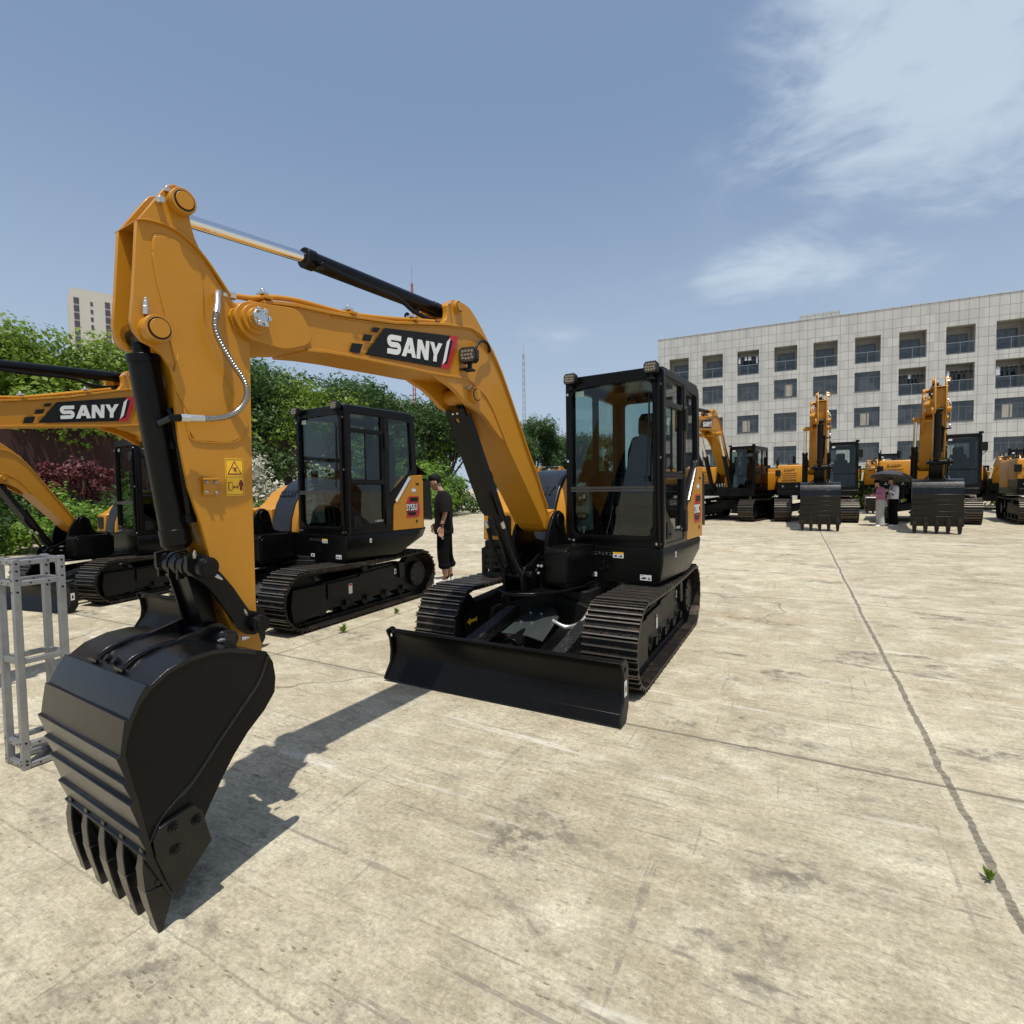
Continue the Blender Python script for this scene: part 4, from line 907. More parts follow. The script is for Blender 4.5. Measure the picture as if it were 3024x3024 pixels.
# ------------------------------------------------------------------ the large excavator
def big(name, loc, yaw, label, group, gs=1.66):
    root = thing(name, loc, -(pi/2+yaw), label, 'excavator', group)
    for s in (1, -1): track(root, I4, s*.83, s*1.43, 1.62, .46, .46, .19, 1, s, sag=.03)
    k = MB(); k.prismz(fillet([(.9,.5),(.9,-.5),(-.9,-.5),(-.9,.5)], .2), .45, .86)
    for s in (1, -1):
        for xx in (.7, -.7): k.loft([[(xx-.2,0,.5),(xx+.2,0,.5),(xx+.2,0,.8),(xx-.2,0,.8)], [(xx*1.3-.2,s*.95,.35),(xx*1.3+.2,s*.95,.35),(xx*1.3+.2,s*.95,.6),(xx*1.3-.2,s*.95,.6)]])
    k.cyl((0,0,.85), (0,0,1.04), .62, 36); k.build('undercarriage_frame', BLKM, root, bevel=.01)
    # deck
    k = MB(); dk = fillet([(1.75,1.38),(-1.9,1.38),(-2.45,1.1),(-2.7,.4),(-2.7,-.4),(-2.45,-1.1),(-1.9,-1.38),(1.35,-1.38),(1.35,-.5),(1.5,-.35),(1.5,.35),(1.75,.4)], [.05,.1,.3,.4,.4,.3,.1,.05,.02,.02,.02,.02])
    k.prismz(dk, 1.04, 1.24); k.build('deck', BLK, root, bevel=.01)
    # boom foot cheeks
    k = MB()
    for y in (-.30, .30): k.prism(fillet([(.35,1.2),(.35,1.9),(.7,2.25),(1.0,2.25),(1.2,1.9),(1.45,1.2)], .1), y-.03, y+.03)
    k.box(.2, 1.5, -.28, .28, 1.2, 1.4)
    for i in range(4): k.cyl((1.46,-.2+i*.11,1.42), (1.5,-.2+i*.11,1.56), .03, 8, m=1)
    k.build('boom_foot_bracket', [BLK, ZNC], root, bevel=.01)
    # right hand boxes
    k = MB(); k.loft([[(x*1.0, y, z) for x, y in rrect(-.35,1.05-i,-1.36+i*.5,-.42,.06)] for z, i in ((1.56,.0),(2.22,.0),(2.29,.05))])
    TB = k.build('tank_cover', YEL, root, bevel=.02)
    k = MB(); k.prismx([(-1.22,2.0),(-.62,2.0),(-.68,1.66),(-1.08,1.66)], 1.05, 1.062)
    for i in range(4): k.box(1.06, 1.075, -1.18+i*.03, -.66-i*.01, 1.69+i*.085, 1.71+i*.085)
    k.build('cover_vent', YEL, TB, bevel=.004)
    k = MB(); sany_on(k, [(1.055,-1.12,2.14),(1.055,-.70,2.14),(1.055,-.70,2.06),(1.055,-1.12,2.06)], (.012,0,0)); k.build('embossed_lettering', YEL, TB)
    k = MB(); k.box(-.3, 1.08, -1.34, -.44, 1.25, 1.555); 
    for yy in (-1.15,-.65):
        for a in (90,210,330): k.box(1.081, 1.083, .01, .05, -.006, .006, 1, Matrix.Translation((0,yy,1.41)) @ Matrix.Rotation(radians(a), 4, 'X'))
    k.build('lower_cover', [BLK, WHT], root, bevel=.01)
    k = MB(); k.loft([[(x, y, z) for x, y in rrect(-2.0+i*.3,-.37,-1.36+i,-.30,.06)] for z, i in ((1.25,.0),(2.20,.0),(2.30,.06))]); k.build('engine_cover', YEL, root, bevel=.02)
    k = MB(); k.loft([[(x, y, z) for x, y in rrect(-2.0+i*.3,.02,-.28,1.36-i,.06)] for z, i in ((1.25,.0),(1.95,.0),(2.03,.05))]); k.build('left_cover', YEL, root, bevel=.02)
    k = MB()
    cw = fillet([(-1.95,1.36),(-1.95,-1.36),(-2.45,-1.1),(-2.72,-.4),(-2.72,.4),(-2.45,1.1)], [.05,.05,.3,.4,.4,.3])
    k.loft([[(x*c+(1-c)*-2.0, y*c, z) for x, y in cw] for z, c in ((1.10,.94),(1.22,1),(1.9,1),(2.06,.93))])
    CW = k.build('counterweight', YEL, root, bevel=.01)
    k = MB(); sany_on(k, [(-2.722,.75,1.74),(-2.722,-.75,1.74),(-2.722,-.75,1.46),(-2.722,.75,1.46)], (-.006,0,0)); k.build('counterweight_lettering', RUB, CW, flat=True)
    k = MB(); k.box(-1.7, -.5, -.9, .1, 2.05, 2.36); k.cyl((-1.2,-.75,2.3), (-1.2,-.75,2.75), .06, 12); k.cyl((-.7,-.3,2.3), (-.7,-.3,2.52), .12, 16)
    k.box(-.2, .4, -1.0, -.6, 2.29, 2.36); k.build('engine_top', BLKM, root, bevel=.02)
    # cab
    y0, y1, x0, x1, zb, zt = .40, 1.40, .0, 1.72, 1.25, 3.06
    k = MB()
    oc = fillet([(x1,zb),(x1+.02,2.6),(x1-.10,zt),(x0,zt),(x0-.02,zb)], [.02,.2,.15,.1,.02])
    wf = fillet([(x1-.10,2.0),(x1-.09,2.6),(x1-.17,zt-.14),(x0+.80,zt-.14),(x0+.80,2.0)], .05); wl = fillet([(x1-.10,1.42),(x1-.10,1.92),(x0+.80,1.92),(x0+.80,1.42)], .06); wr = fillet([(x0+.70,1.95),(x0+.70,zt-.14),(x0+.12,zt-.14),(x0+.12,1.95)], .05)
    for yy in (y1-.02, y0+.02): k.merge(plate_mesh([oc, wf, wl, wr], .05), 0, XZ(yy))
    k.loft([[(x, y, z) for x, y in rrect(x0+i,x1-.04-i,y0+i,y1-i,.08)] for z, i in ((zt-.06,0),(zt-.0,.0),(zt+.02,.05))]); k.box(x0, x1, y0+.03, y1-.03, zb, zb+.1)
    k.merge(plate_mesh([[(y0+.02,zb),(y1-.02,zb),(y1-.02,zt-.03),(y0+.02,zt-.03)], rrect(y0+.16,y1-.16,2.3,zt-.2,.08)], .04), 0, YZ(x0+.02))
    k.merge(plate_mesh([fillet([(y0,zb),(y1,zb),(y1,zt-.05),(y1-.06,zt),(y0+.06,zt),(y0,zt-.05)], .03), rrect(y0+.09,y1-.09,zb+.12,zt-.10,.13)], .06), 0, YZ(x1-.01))
    k.box(x1-.02, x1+.025, y0+.08, y1-.08, 1.855, 1.885)
    for yy in (y0+.04, y1-.04): k.cbox((x1+.03,yy,zt+.03), (.06,.12,.08))
    CB = k.build('cab', BLK, root)
    k = MB(); k.box(x1-.03, x1-.024, y0+.06, y1-.06, zb+.08, zt-.08); k.build('front_window', GLS, CB)
    k = MB(); k.box(x0+.08, x1-.08, y1-.022, y1-.016, 1.40, zt-.12); k.build('door_glass', GLS, CB)
    k = MB(); k.box(x0+.08, x1-.08, y0+.016, y0+.022, 1.40, zt-.12); k.build('right_window', GLS, CB)
    k = MB(); k.box(x1+.0225, x1+.0235, y0+.14, y0+.24, zt-.2, zt-.14); k.build('window_sticker', WHT, CB)
    k = MB(); k.tube([(x1-.05,y1,2.35),(x1+.1,y1+.12,2.5),(x1+.1,y1+.12,2.75)], .012, 8); k.cbox((x1+.09,y1+.03,2.62), (.06,.16,.30)); k.build('mirror', BLKM, CB, bevel=.02)
    seat_and_console(CB, I4, .75, .91, 1.35, 1.1)
    k = MB(); k.box(1.35, 1.5, y0+.08, y0+.2, 1.4, 1.95); k.cyl((1.3,.85,1.35), (1.28,.85,1.8), .015, 8); k.cyl((1.3,.97,1.35), (1.28,.97,1.8), .015, 8); k.build('console', CONS, CB, bevel=.02)
    # hand rail
    k = MB(); k.tube([(.95,-1.30,1.3),(.98,-1.32,2.6),(.9,-1.32,2.68),(.75,-1.32,2.68),(.7,-1.32,2.6),(.7,-1.32,2.25)], .018, 8); k.cbox((1.05,-1.33,1.95), (.05,.2,.26)); k.build('hand_rail', BLKM, root)
    gear(root, Matrix.Translation((0.0,-YC*gs,.02)) @ Matrix.Scale(gs, 4), det=1, guard=False, twin=True, sw=1.0)
    return root
# ------------------------------------------------------------------ camera, sun, sky
def setup():
    f, pit, rol, h = 1573.0, .0453, -.0146, 1.513
    cp, sp = cos(pit), sin(pit); fwd = Vector((0,cp,-sp)); up = Vector((0,sp,cp)); rt = Vector((1,0,0))
    r = rt*cos(rol)+up*sin(rol); u = rt*-sin(rol)+up*cos(rol)
    cam = bpy.data.cameras.new('camera'); o = bpy.data.objects.new('camera', cam); COL.objects.link(o)
    M = Matrix((r, u, -fwd)).transposed().to_4x4(); M.translation = (0,0,h); o.matrix_world = M
    cam.sensor_width = 36; cam.lens = f/3024*36; cam.clip_end = 2000; cam.clip_start = .05; SC.camera = o
    sd = Vector((.035,-.335,1.0)).normalized()
    L = bpy.data.lights.new('sun', 'SUN'); L.energy = 4.6; L.angle = radians(.55); L.color = (1,.95,.86)
    lo = bpy.data.objects.new('sun', L); COL.objects.link(lo); lo.rotation_euler = sd.to_track_quat('Z', 'Y').to_euler()
    W = bpy.data.worlds.new('World'); SC.world = W; W.use_nodes = True
    t = NT(W); bg = t.n['Background']
    sky = t.n.new('ShaderNodeTexSky'); sky.sky_type = 'NISHITA'; sky.sun_disc = False
    sky.sun_elevation = math.asin(sd.z); sky.sun_rotation = atan2(sd.x, sd.y) % (2*pi)
    sky.air_density = 1.0; sky.dust_density = 3.0; sky.ozone_density = 1.3; sky.altitude = 20
    # clouds: soft noise gathered round a few directions of the sky
    g = t.n.new('ShaderNodeTexCoord').outputs['Generated']
    def dirn(px, py):
        d = (px-1512)/f*r - (py-1512)/f*u + fwd; return d.normalized()
    mpc = t.n.new('ShaderNodeMapping'); mpc.inputs['Rotation'].default_value = (.2,.75,.5); mpc.inputs['Scale'].default_value = (.8,1.2,2.3); t.l.new(g, mpc.inputs[0]); nz = t.noise(mpc.outputs[0], 4.0, 6, .6, .5); nf = t.noise(mpc.outputs[0], 10, 5, .6, .3)
    tot = None
    for px, py, size, amp, stretch in ((2950,90,.36,1.0,1.0),(2760,200,.20,.55,1),(2650,360,.16,.55,1),(2300,800,.12,.75,1),(2520,790,.13,.60,1),(2950,420,.2,.6,1),(2180,830,.08,.4,1),(1620,1000,.08,.40,1),(2450,20,.12,.4,1),(1950,850,.3,.12,1),(2600,60,.14,.5,1)):
        d = dirn(px, py)
        vm = t.n.new('ShaderNodeVectorMath'); vm.operation = 'SUBTRACT'; t.l.new(g, vm.inputs[0]); vm.inputs[1].default_value = tuple(d)
        vs = t.n.new('ShaderNodeVectorMath'); vs.operation = 'MULTIPLY'; t.l.new(vm.outputs[0], vs.inputs[0]); vs.inputs[1].default_value = (1,1,1.9)
        vl = t.n.new('ShaderNodeVectorMath'); vl.operation = 'LENGTH'; t.l.new(vs.outputs[0], vl.inputs[0])
        w = t.m('MULTIPLY', t.ramp(vl.outputs['Value'], size*1.25, 0), amp)
        tot = w if tot is None else t.m('ADD', tot, w)
    cl = t.m('ADD', t.m('MULTIPLY', tot, .50), t.m('MULTIPLY', t.m('SUBTRACT', nz, .47), 3.0)); cl = t.m('ADD', cl, t.m('MULTIPLY', t.m('SUBTRACT', nf, .5), .9))
    cl = t.m('MULTIPLY', t.ramp(cl, .0, 1.15), t.ramp(tot, .0, .5))
    base = t.mix(.50, sky.outputs[0], SKYTINT); gz = t.n.new('ShaderNodeSeparateXYZ'); t.l.new(t.n.new('ShaderNodeTexCoord').outputs['Generated'], gz.inputs[0]); base = t.mix(t.m('MULTIPLY', t.ramp(gz.outputs[2], .60, .0), .75), base, (5.7,6.9,8.3))
    col = t.mix(t.m('MULTIPLY', cl, .80), base, (6.6,7.7,8.9))
    t.l.new(col, bg.inputs[0]); bg.inputs[1].default_value = .092
    v = SC.view_settings; v.view_transform = 'Standard'; v.look = 'None'; v.exposure = 0; v.gamma = 1
SKYTINT = (3.4,4.9,7.5)
setup()

# ------------------------------------------------------------------ ground
def ground():
    m, t, b, o = newmat('weathered_concrete')
    a = .49
    c0 = coords(t)
    mp = t.n.new('ShaderNodeMapping'); mp.vector_type = 'POINT'; mp.inputs['Rotation'].default_value = (0,0,a); t.l.new(c0, mp.inputs[0])
    P = mp.outputs[0]; sx = t.n.new('ShaderNodeSeparateXYZ'); t.l.new(P, sx.inputs[0]); V, U = sx.outputs[0], sx.outputs[1]
    def scaled(s, rz=0):
        q = t.n.new('ShaderNodeMapping'); q.inputs['Scale'].default_value = s; q.inputs['Rotation'].default_value = (0,0,rz); t.l.new(P, q.inputs[0]); return q.outputs[0]
    def scaled(s, rz=0):
        q = t.n.new('ShaderNodeMapping'); q.inputs['Scale'].default_value = s; q.inputs['Rotation'].default_value = (0,0,rz); t.l.new(P, q.inputs[0]); return q.outputs[0]
    big_ = t.noise(P, .35, 5, .6); mid = t.noise(P, 2.2, 6, .68); fine = t.noise(scaled((.75,1.5,1)), 26, 7, .75); grit = t.noise(P, 110, 3, .7)
    col = t.mix(t.ramp(big_, .35, .65), (.400,.348,.240), (.490,.437,.315))
    col = t.mix(t.ramp(mid, .42, .72), col, (.60,.55,.42))
    # broom streaks, across the slab
    st = t.noise(scaled((.9,7,1), .03), 3.0, 6, .7); st2 = t.noise(scaled((1.6,26,1), -.02), 2.0, 5, .7)
    col = t.mix(t.m('MULTIPLY', t.ramp(st, .52, .70), .38), col, (.215,.185,.130))
    col = t.mix(t.m('MULTIPLY', t.ramp(st2, .56, .70), .45), col, (.19,.165,.12))
    # speckle of worn aggregate
    area = t.ramp(t.noise(P, .9, 4, .6), .40, .62)
    col = t.mix(t.m('MULTIPLY', t.m('MULTIPLY', t.ramp(fine, .52, .62), .55), t.m('ADD', t.m('MULTIPLY', area, .7), .3)), col, (.19,.165,.125))
    col = t.mix(t.m('MULTIPLY', t.ramp(fine, .44, .36), .45), col, (.60,.56,.45))
    col = t.mix(t.m('MULTIPLY', t.ramp(grit, .52, .70), .5), col, (.28,.24,.18))
    # fine short cracks / pits
    vo = t.n.new('ShaderNodeTexVoronoi'); vo.inputs['Scale'].default_value = 22; vo.inputs['Randomness'].default_value = 1; t.l.new(scaled((.55,1.6,1)), vo.inputs['Vector'])
    pits = t.m('MULTIPLY', t.ramp(vo.outputs['Distance'], .16, .08), t.ramp(t.noise(P, 1.7, 4, .6), .45, .62))
    col = t.mix(t.m('MULTIPLY', pits, .6), col, (.20,.17,.13))
    tone = t.n.new('ShaderNodeTexWhiteNoise'); cbx = t.n.new('ShaderNodeCombineXYZ'); t.l.new(t.m('FLOOR', t.m('DIVIDE', t.m('SUBTRACT', V, .70), 4.95)), cbx.inputs[0]); t.l.new(t.m('FLOOR', t.m('DIVIDE', t.m('SUBTRACT', U, 3.28), 4.55)), cbx.inputs[1]); t.l.new(cbx.outputs[0], tone.inputs['Vector'])
    g1 = t.noise(scaled((.8,1.3,1)), 6, 9, .82); g2 = t.noise(P, 48, 5, .85)
    def gain(f, lo, hi, a, b_):
        n = t.n.new('ShaderNodeMapRange'); t.l.new(f, n.inputs[0]); n.inputs[1].default_value = lo; n.inputs[2].default_value = hi; n.inputs[3].default_value = a; n.inputs[4].default_value = b_; return n.outputs[0]
    gg = t.m('MULTIPLY', t.m('MULTIPLY', gain(g1, .34, .66, .74, 1.18), gain(g2, .32, .68, .66, 1.26)), gain(tone.outputs['Value'], 0, 1, .93, 1.07))
    vmg = t.n.new('ShaderNodeVectorMath'); vmg.operation = 'SCALE'; t.l.new(col, vmg.inputs[0]); t.l.new(gg, vmg.inputs['Scale']); col = vmg.outputs[0]
    # dark stains and smears
    s1 = t.ramp(t.noise(scaled((1.0,1.9,1), .2), .95, 6, .66, .6), .55, .66); s1b = t.ramp(t.noise(P, 11, 6, .75), .38, .58)
    col = t.mix(t.m('MULTIPLY', t.m('MULTIPLY', s1, s1b), .9), col, (.145,.127,.10))
    s2 = t.ramp(t.noise(scaled((1.5,.9,1), .9), 1.7, 8, .72, .3), .585, .66)
    col = t.mix(t.m('MULTIPLY', t.m('MULTIPLY', s2, s1b), .6), col, (.17,.15,.12))
    s3 = t.ramp(t.noise(scaled((.7,22,1), .07), 1.0, 3, .5, .15), .645, .67)
    col = t.mix(t.m('MULTIPLY', t.m('MULTIPLY', s3, s1b), .65), col, (.17,.15,.125))
    s4 = t.ramp(t.noise(scaled((24,.8,1), .35), 1.0, 3, .5, .15), .675, .69)
    col = t.mix(t.m('MULTIPLY', t.m('MULTIPLY', s4, s1b), .55), col, (.17,.15,.125))
    # white scuffs, rust streaks
    w1 = t.ramp(t.noise(scaled((.55,6,1), .05), .8, 6, .65, .5), .60, .72)
    col = t.mix(t.m('MULTIPLY', w1, .65), col, (.72,.70,.63))
    r1 = t.ramp(t.noise(scaled((.8,2.4,1), -.06), .5, 6, .68, .3), .56, .70)
    col = t.mix(t.m('MULTIPLY', r1, .30), col, (.42,.24,.11))
    # slab joints
    wob = t.m('MULTIPLY', t.m('SUBTRACT', t.noise(P, .8, 4, .6), .5), .09); wob2 = t.m('MULTIPLY', t.m('SUBTRACT', t.noise(P, 9, 6, .8), .5), .055)
    wv = t.m('ADD', wob, wob2)
    def linef(coord, off, per, w, soft, wb):
        d = t.m('ABSOLUTE', t.m('SUBTRACT', t.m('MODULO', t.m('ADD', t.m('ADD', coord, wb), 1000*per-off+per/2), per), per/2))
        return t.ramp(d, w+soft, w)
    jm = linef(V, .70, 400, .016, .014, wv); je = linef(V, .70, 400, .032, .012, wv)
    jl = linef(V, -4.25, 9.9, .006, .010, t.m('MULTIPLY', wv, .35))
    ju = linef(U, 3.28, 4.55, .006, .010, t.m('MULTIPLY', wv, .5))
    jh = linef(U, 5.55, 4.55, .0015, .006, t.m('MULTIPLY', wv, .8))
    col = t.mix(t.m('MULTIPLY', je, .18), col, (.62,.57,.46)); 
    tar = t.mix(t.ramp(fine, .35, .65), (.10,.088,.066), (.25,.222,.17))
    col = t.mix(t.m('MULTIPLY', jm, .92), col, tar)
    col = t.mix(t.m('MULTIPLY', jl, .75), col, (.15,.13,.10)); col = t.mix(t.m('MULTIPLY', ju, .80), col, (.14,.125,.10)); col = t.mix(t.m('MULTIPLY', jh, .5), col, (.18,.155,.12))
    # crack network
    v2 = t.n.new('ShaderNodeTexVoronoi'); v2.feature = 'DISTANCE_TO_EDGE'; v2.inputs['Scale'].default_value = .32
    vv = t.n.new('ShaderNodeVectorMath'); vv.operation = 'ADD'; nn = t.n.new('ShaderNodeTexNoise'); nn.inputs['Scale'].default_value = 1.2; nn.inputs['Detail'].default_value = 6; t.l.new(P, nn.inputs['Vector'])
    sc = t.n.new('ShaderNodeVectorMath'); sc.operation = 'SCALE'; t.l.new(nn.outputs['Color'], sc.inputs[0]); sc.inputs['Scale'].default_value = .9
    t.l.new(P, vv.inputs[0]); t.l.new(sc.outputs[0], vv.inputs[1]); t.l.new(vv.outputs[0], v2.inputs['Vector'])
    cr = t.m('MULTIPLY', t.ramp(v2.outputs['Distance'], .006, .001), t.ramp(t.noise(P, .25, 2), .50, .58))
    col = t.mix(t.m('MULTIPLY', cr, .75), col, (.15,.13,.10))
    t.l.new(col, b.inputs['Base Color']); b.inputs['Roughness'].default_value = .86; b.inputs['Specular IOR Level'].default_value = .3
    hgt = t.m('SUBTRACT', t.m('ADD', t.m('MULTIPLY', fine, .5), t.m('MULTIPLY', st, .6)), t.m('MULTIPLY', t.m('ADD', t.m('ADD', jm, ju), pits), .8))
    hgt = t.m('ADD', hgt, t.m('MULTIPLY', g1, .6)); t.l.new(t.bump(hgt, .7, .014), b.inputs['Normal'])
    k = MB(); N = 40
    k.add([(-600,-60,0),(600,-60,0),(600,1100,0),(-600,1100,0)], [(0,1,2,3)])
    g = k.build('ground', m, flat=True); tag(g, 'weathered beige concrete yard with stained slabs and a tar joint', kind='structure')
ground()

# ------------------------------------------------------------------ four-storey building
def stone():
    m, t, b, o = newmat('stone_cladding')
    c = coords(t); s = t.n.new('ShaderNodeSeparateXYZ'); t.l.new(c, s.inputs[0]); x, z = s.outputs[0], s.outputs[2]
    def jl(q, off, per, w):
        d = t.m('ABSOLUTE', t.m('SUBTRACT', t.m('MODULO', t.m('ADD', q, 100*per-off+per/2), per), per/2)); return t.ramp(d, w*1.3, w*.7)
    fx = t.m('FLOOR', t.m('DIVIDE', t.m('ADD', x, 65.0), .647)); fz = t.m('FLOOR', t.m('DIVIDE', z, .7825))
    cb = t.n.new('ShaderNodeCombineXYZ'); t.l.new(fx, cb.inputs[0]); t.l.new(fz, cb.inputs[1])
    wn = t.n.new('ShaderNodeTexWhiteNoise'); t.l.new(cb.outputs[0], wn.inputs['Vector'])
    n = t.noise(c, 3, 6, .7); n2 = t.noise(c, 22, 5, .7)
    k = t.mix(wn.outputs['Value'], (.46,.455,.435), (.58,.575,.55)); k = t.mix(t.m('MULTIPLY', n2, .5), k, (.38,.36,.33)); k = t.mix(t.m('MULTIPLY', t.ramp(n, .5, .8), .35), k, (.36,.34,.30))
    mp = t.n.new('ShaderNodeMapping'); mp.inputs['Scale'].default_value = (2.2,2.2,.14); t.l.new(c, mp.inputs[0])
    drip = t.m('MULTIPLY', t.ramp(t.noise(mp.outputs[0], 1.6, 5, .65), .52, .72), t.ramp(z, 9, 17, False))
    k = t.mix(t.m('MULTIPLY', drip, .30), k, (.30,.27,.23))
    j = t.m('MAXIMUM', jl(x, .0, .647, .016), jl(z, .0, .7825, .018)); k = t.mix(t.m('MULTIPLY', j, .8), k, (.17,.15,.13))
    t.l.new(k, b.inputs['Base Color']); b.inputs['Roughness'].default_value = .7
    t.l.new(t.bump(t.m('SUBTRACT', n2, j), .3, .02), b.inputs['Normal']); return m
STONE = stone()
INT = simple('interior_dark', (.03,.032,.033), .8)
ALF = simple('dark_window_frame', (.10,.105,.11), .4)
CURT = simple('curtain', (.34,.31,.27), .9, var=.3, scale=3)
PLAS = simple('balcony_plaster', (.36,.345,.315), .8)
def building():
    by = -1.1004; corner = Vector((15.435,56.046,0)); H = 16.6; D = 13
    # local frame: x = along the facade towards the near end, y = outward to the yard, z up
    ex = Vector((-sin(by), -cos(by), 0)); rz = atan2(ex.y, ex.x)
    root = thing('dormitory_building', corner, rz, 'long pale stone clad four storey building with balconies behind the machines', 'building')
    # local +x = ex ; local +y = rotate 90 -> away from yard ; the facade faces local -y
    nb = 13; W = 1.13+3.235*nb+.4; th = .32
    zs = [(3.42,5.08),(6.55,8.22),(9.67,11.35),(12.12,14.46)]
    k = MB()
    def opening(b, r):
        x0 = 1.13+3.235*b; x1 = x0+1.92; z0, z1 = zs[r]; bal = r == 3 or (r == 2 and b >= 6)
        if r == 2 and bal: z0 = 9.0
        return x0, x1, z0, z1, bal
    k.box(0, 1.13, 0, th, 0, H)
    for b in range(nb):
        x0 = 1.13+3.235*b; k.box(x0+1.92, x0+3.235 if b < nb-1 else W, 0, th, 0, H)
        z = 0
        for r in range(4):
            _, _, z0, z1, bal = opening(b, r); k.box(x0, x0+1.92, 0, th, z, z0); z = z1
        k.box(x0, x0+1.92, 0, th, z, H)
    k.box(0, .3, th, D, 0, H); k.box(W-.3, W, th, D, 0, H); k.box(.3, W-.3, D-.3, D, 0, H)
    k.build('wall', STONE, root, flat=True)
    k = MB(); k.box(.3, W-.3, th, D-.3, H-1.1, H-.9); k.box(12.98, 16.2, 1.2, 5, H-.9, 17.4); k.build('roof', STONE, root, flat=True)
    k = MB(); k.box(-.03, W+.03, -.03, th+.03, H+.002, H+.05); k.build('parapet_cap', STONE, root, flat=True)
    k = MB(); k.box(.3, W-.3, 2.2, 2.3, 0, H-1.1); k.build('inner_wall', INT, root, flat=True)
    for b in range(nb):
        for r in range(4):
            x0, x1, z0, z1, bal = opening(b, r)
            if not bal:
                k = MB(); f = .05; yy = .10
                k.box(x0, x1, yy, yy+.06, z0, z0+f); k.box(x0, x1, yy, yy+.06, z1-f, z1); k.box(x0, x0+f, yy, yy+.06, z0+f, z1-f); k.box(x1-f, x1, yy, yy+.06, z0+f, z1-f)
                zm = z1-.48; k.box(x0+f, x1-f, yy, yy+.05, zm-.025, zm+.025); k.box((x0+x1)/2-.035, (x0+x1)/2+.035, yy-.003, yy+.055, z0+f, z1-f)
                for q in (.25, .75): k.box(x0+1.92*q-.02, x0+1.92*q+.02, yy+.003, yy+.05, z0+f, zm-.025)
                k.box(x0-.02, x1+.02, -.03, .10, z0-.05, z0-.002)
                wf = k.build('window', ALF, root, flat=True)
                k = MB(); k.box(x0+f, x1-f, yy+.02, yy+.03, z0+f, z1-f); k.build('pane', WIN, wf, flat=True)
                if (b*7+r*5) % 3 == 1:
                    k = MB(); e = x0+.1+((b*3+r) % 3)*.4; n = 10
                    P = [(e+i*.07, yy+.012+.004*(i % 2)) for i in range(n)]
                    for i in range(n-1): k.add([(P[i][0],P[i][1],z0+.1),(P[i+1][0],P[i+1][1],z0+.1),(P[i+1][0],P[i+1][1],z1-.5),(P[i][0],P[i][1],z1-.5)], [(0,1,2,3)])
                    k.build('curtain', CURT, wf, flat=True)
            else:
                k = MB(); dp = 1.35
                k.box(x0-.1, x0-.005, th, dp, z0-.1, z1+.1); k.box(x1+.005, x1+.1, th, dp, z0-.1, z1+.1); k.box(x0-.1, x1+.1, th, dp, z0-.12, z0-.005); k.box(x0-.1, x1+.1, th, dp, z1+.005, z1+.12); k.box(x0-.1, x1+.1, dp, dp+.1, z0-.12, z1+.12)
                bo = k.build('balcony', PLAS, root, flat=True)
                k = MB(); a0 = x0+.35; a1 = x1-.28; zt = z0+1.85
                k.box(a0, a1, dp-.06, dp-.003, z0+.1, zt)
                k.build('balcony_door', WIN, bo, flat=True)
                k = MB()
                for xx in (a0, (a0+a1)/2, a1): k.box(xx-.04, xx+.04, dp-.09, dp-.062, z0+.1, zt)
                k.box(a0, a1, dp-.092, dp-.061, zt-.05, zt+.04); k.box(a0, a1, dp-.092, dp-.061, z0+1.1, z0+1.16)
                k.build('door_frame', ALF, bo, flat=True)
                k = MB(); k.box(x0, x1, .06, .11, z0+.93, z0+.98); k.box(x0, x1, .07, .10, z0+.06, z0+.09)
                for i in range(3): k.box(x0+.02+i*.925, x0+.05+i*.925, .07, .10, z0, z0+.95)
                k.build('railing', ZNC if False else ALU, bo, flat=True)
                k = MB(); k.box(x0+.02, x1-.02, .083, .087, z0+.1, z0+.92); k.build('railing_glass', GLC, bo, flat=True)
                if (r == 2) or b in (2,):
                    k = MB(); k.cyl((x0,.25,z1-.55), (x1,.25,z1-.55), .018, 6)
                    cols = []
                    for i in range(6):
                        cx = x0+.2+i*.3+R.uniform(-.05,.05); w = R.uniform(.08,.15); hh = R.uniform(.3,.75)
                        k.loft([[(cx-w*q, .22, z), (cx+w*q, .22, z), (cx+w*q, .28, z), (cx-w*q, .28, z)] for z, q in ((z1-.56,.35),(z1-.66,1),(z1-.56-hh*.6,.8),(z1-.56-hh,1.0))], m=1+(R.random() < .3))
                    k.build('washing_line', [ALU, SEAT, simple('pale_cloth', (.55,.56,.6), .9)], bo)
building()

# ------------------------------------------------------------------ far tower block, lattice masts
def tower():
    m = simple('pale_render', (.50,.47,.40), .8, var=.05, scale=.2); w = simple('dark_strip_glass', (.07,.06,.08), .3, var=.3, scale=.5)
    root = thing('tower_block', (-178,236,0), radians(40), 'tall cream tower block rising behind the trees', 'building')
    k = MB(); H = 86
    k.box(-9,9,-9,9,0,H-3); k.box(-8.5,9.02,-8.5,9.02,H-3,H); k.box(-9,9,9,9.4,0,H-1); k.box(4,9.3,-9.6,-9,0,H-.5)
    k.build('wall', m, root, flat=True)
    for x in (-7.6,-3.2,.8,2.8):
        for i in range(25):
            z = 4+i*3.15; k = MB(); ww = 1.4 if x in (-7.6,.8,2.8) else .7
            if i % 1 == 0: k.box(x, x+ww, -9.12, -9.003, z, z+(2.5 if ww > 1 else 1.6))
            if i > 4: k.build('window', w, root, flat=True)
        if x == 2.8: break
    k = MB()
    for i in range(6): k.box(9.003, 9.12, -8+i*2.8, -6+i*2.8, H-7.5, H-4)
    k.build('top_windows', w, root, flat=True)
    root.scale = (1.22,1.22,1); return root
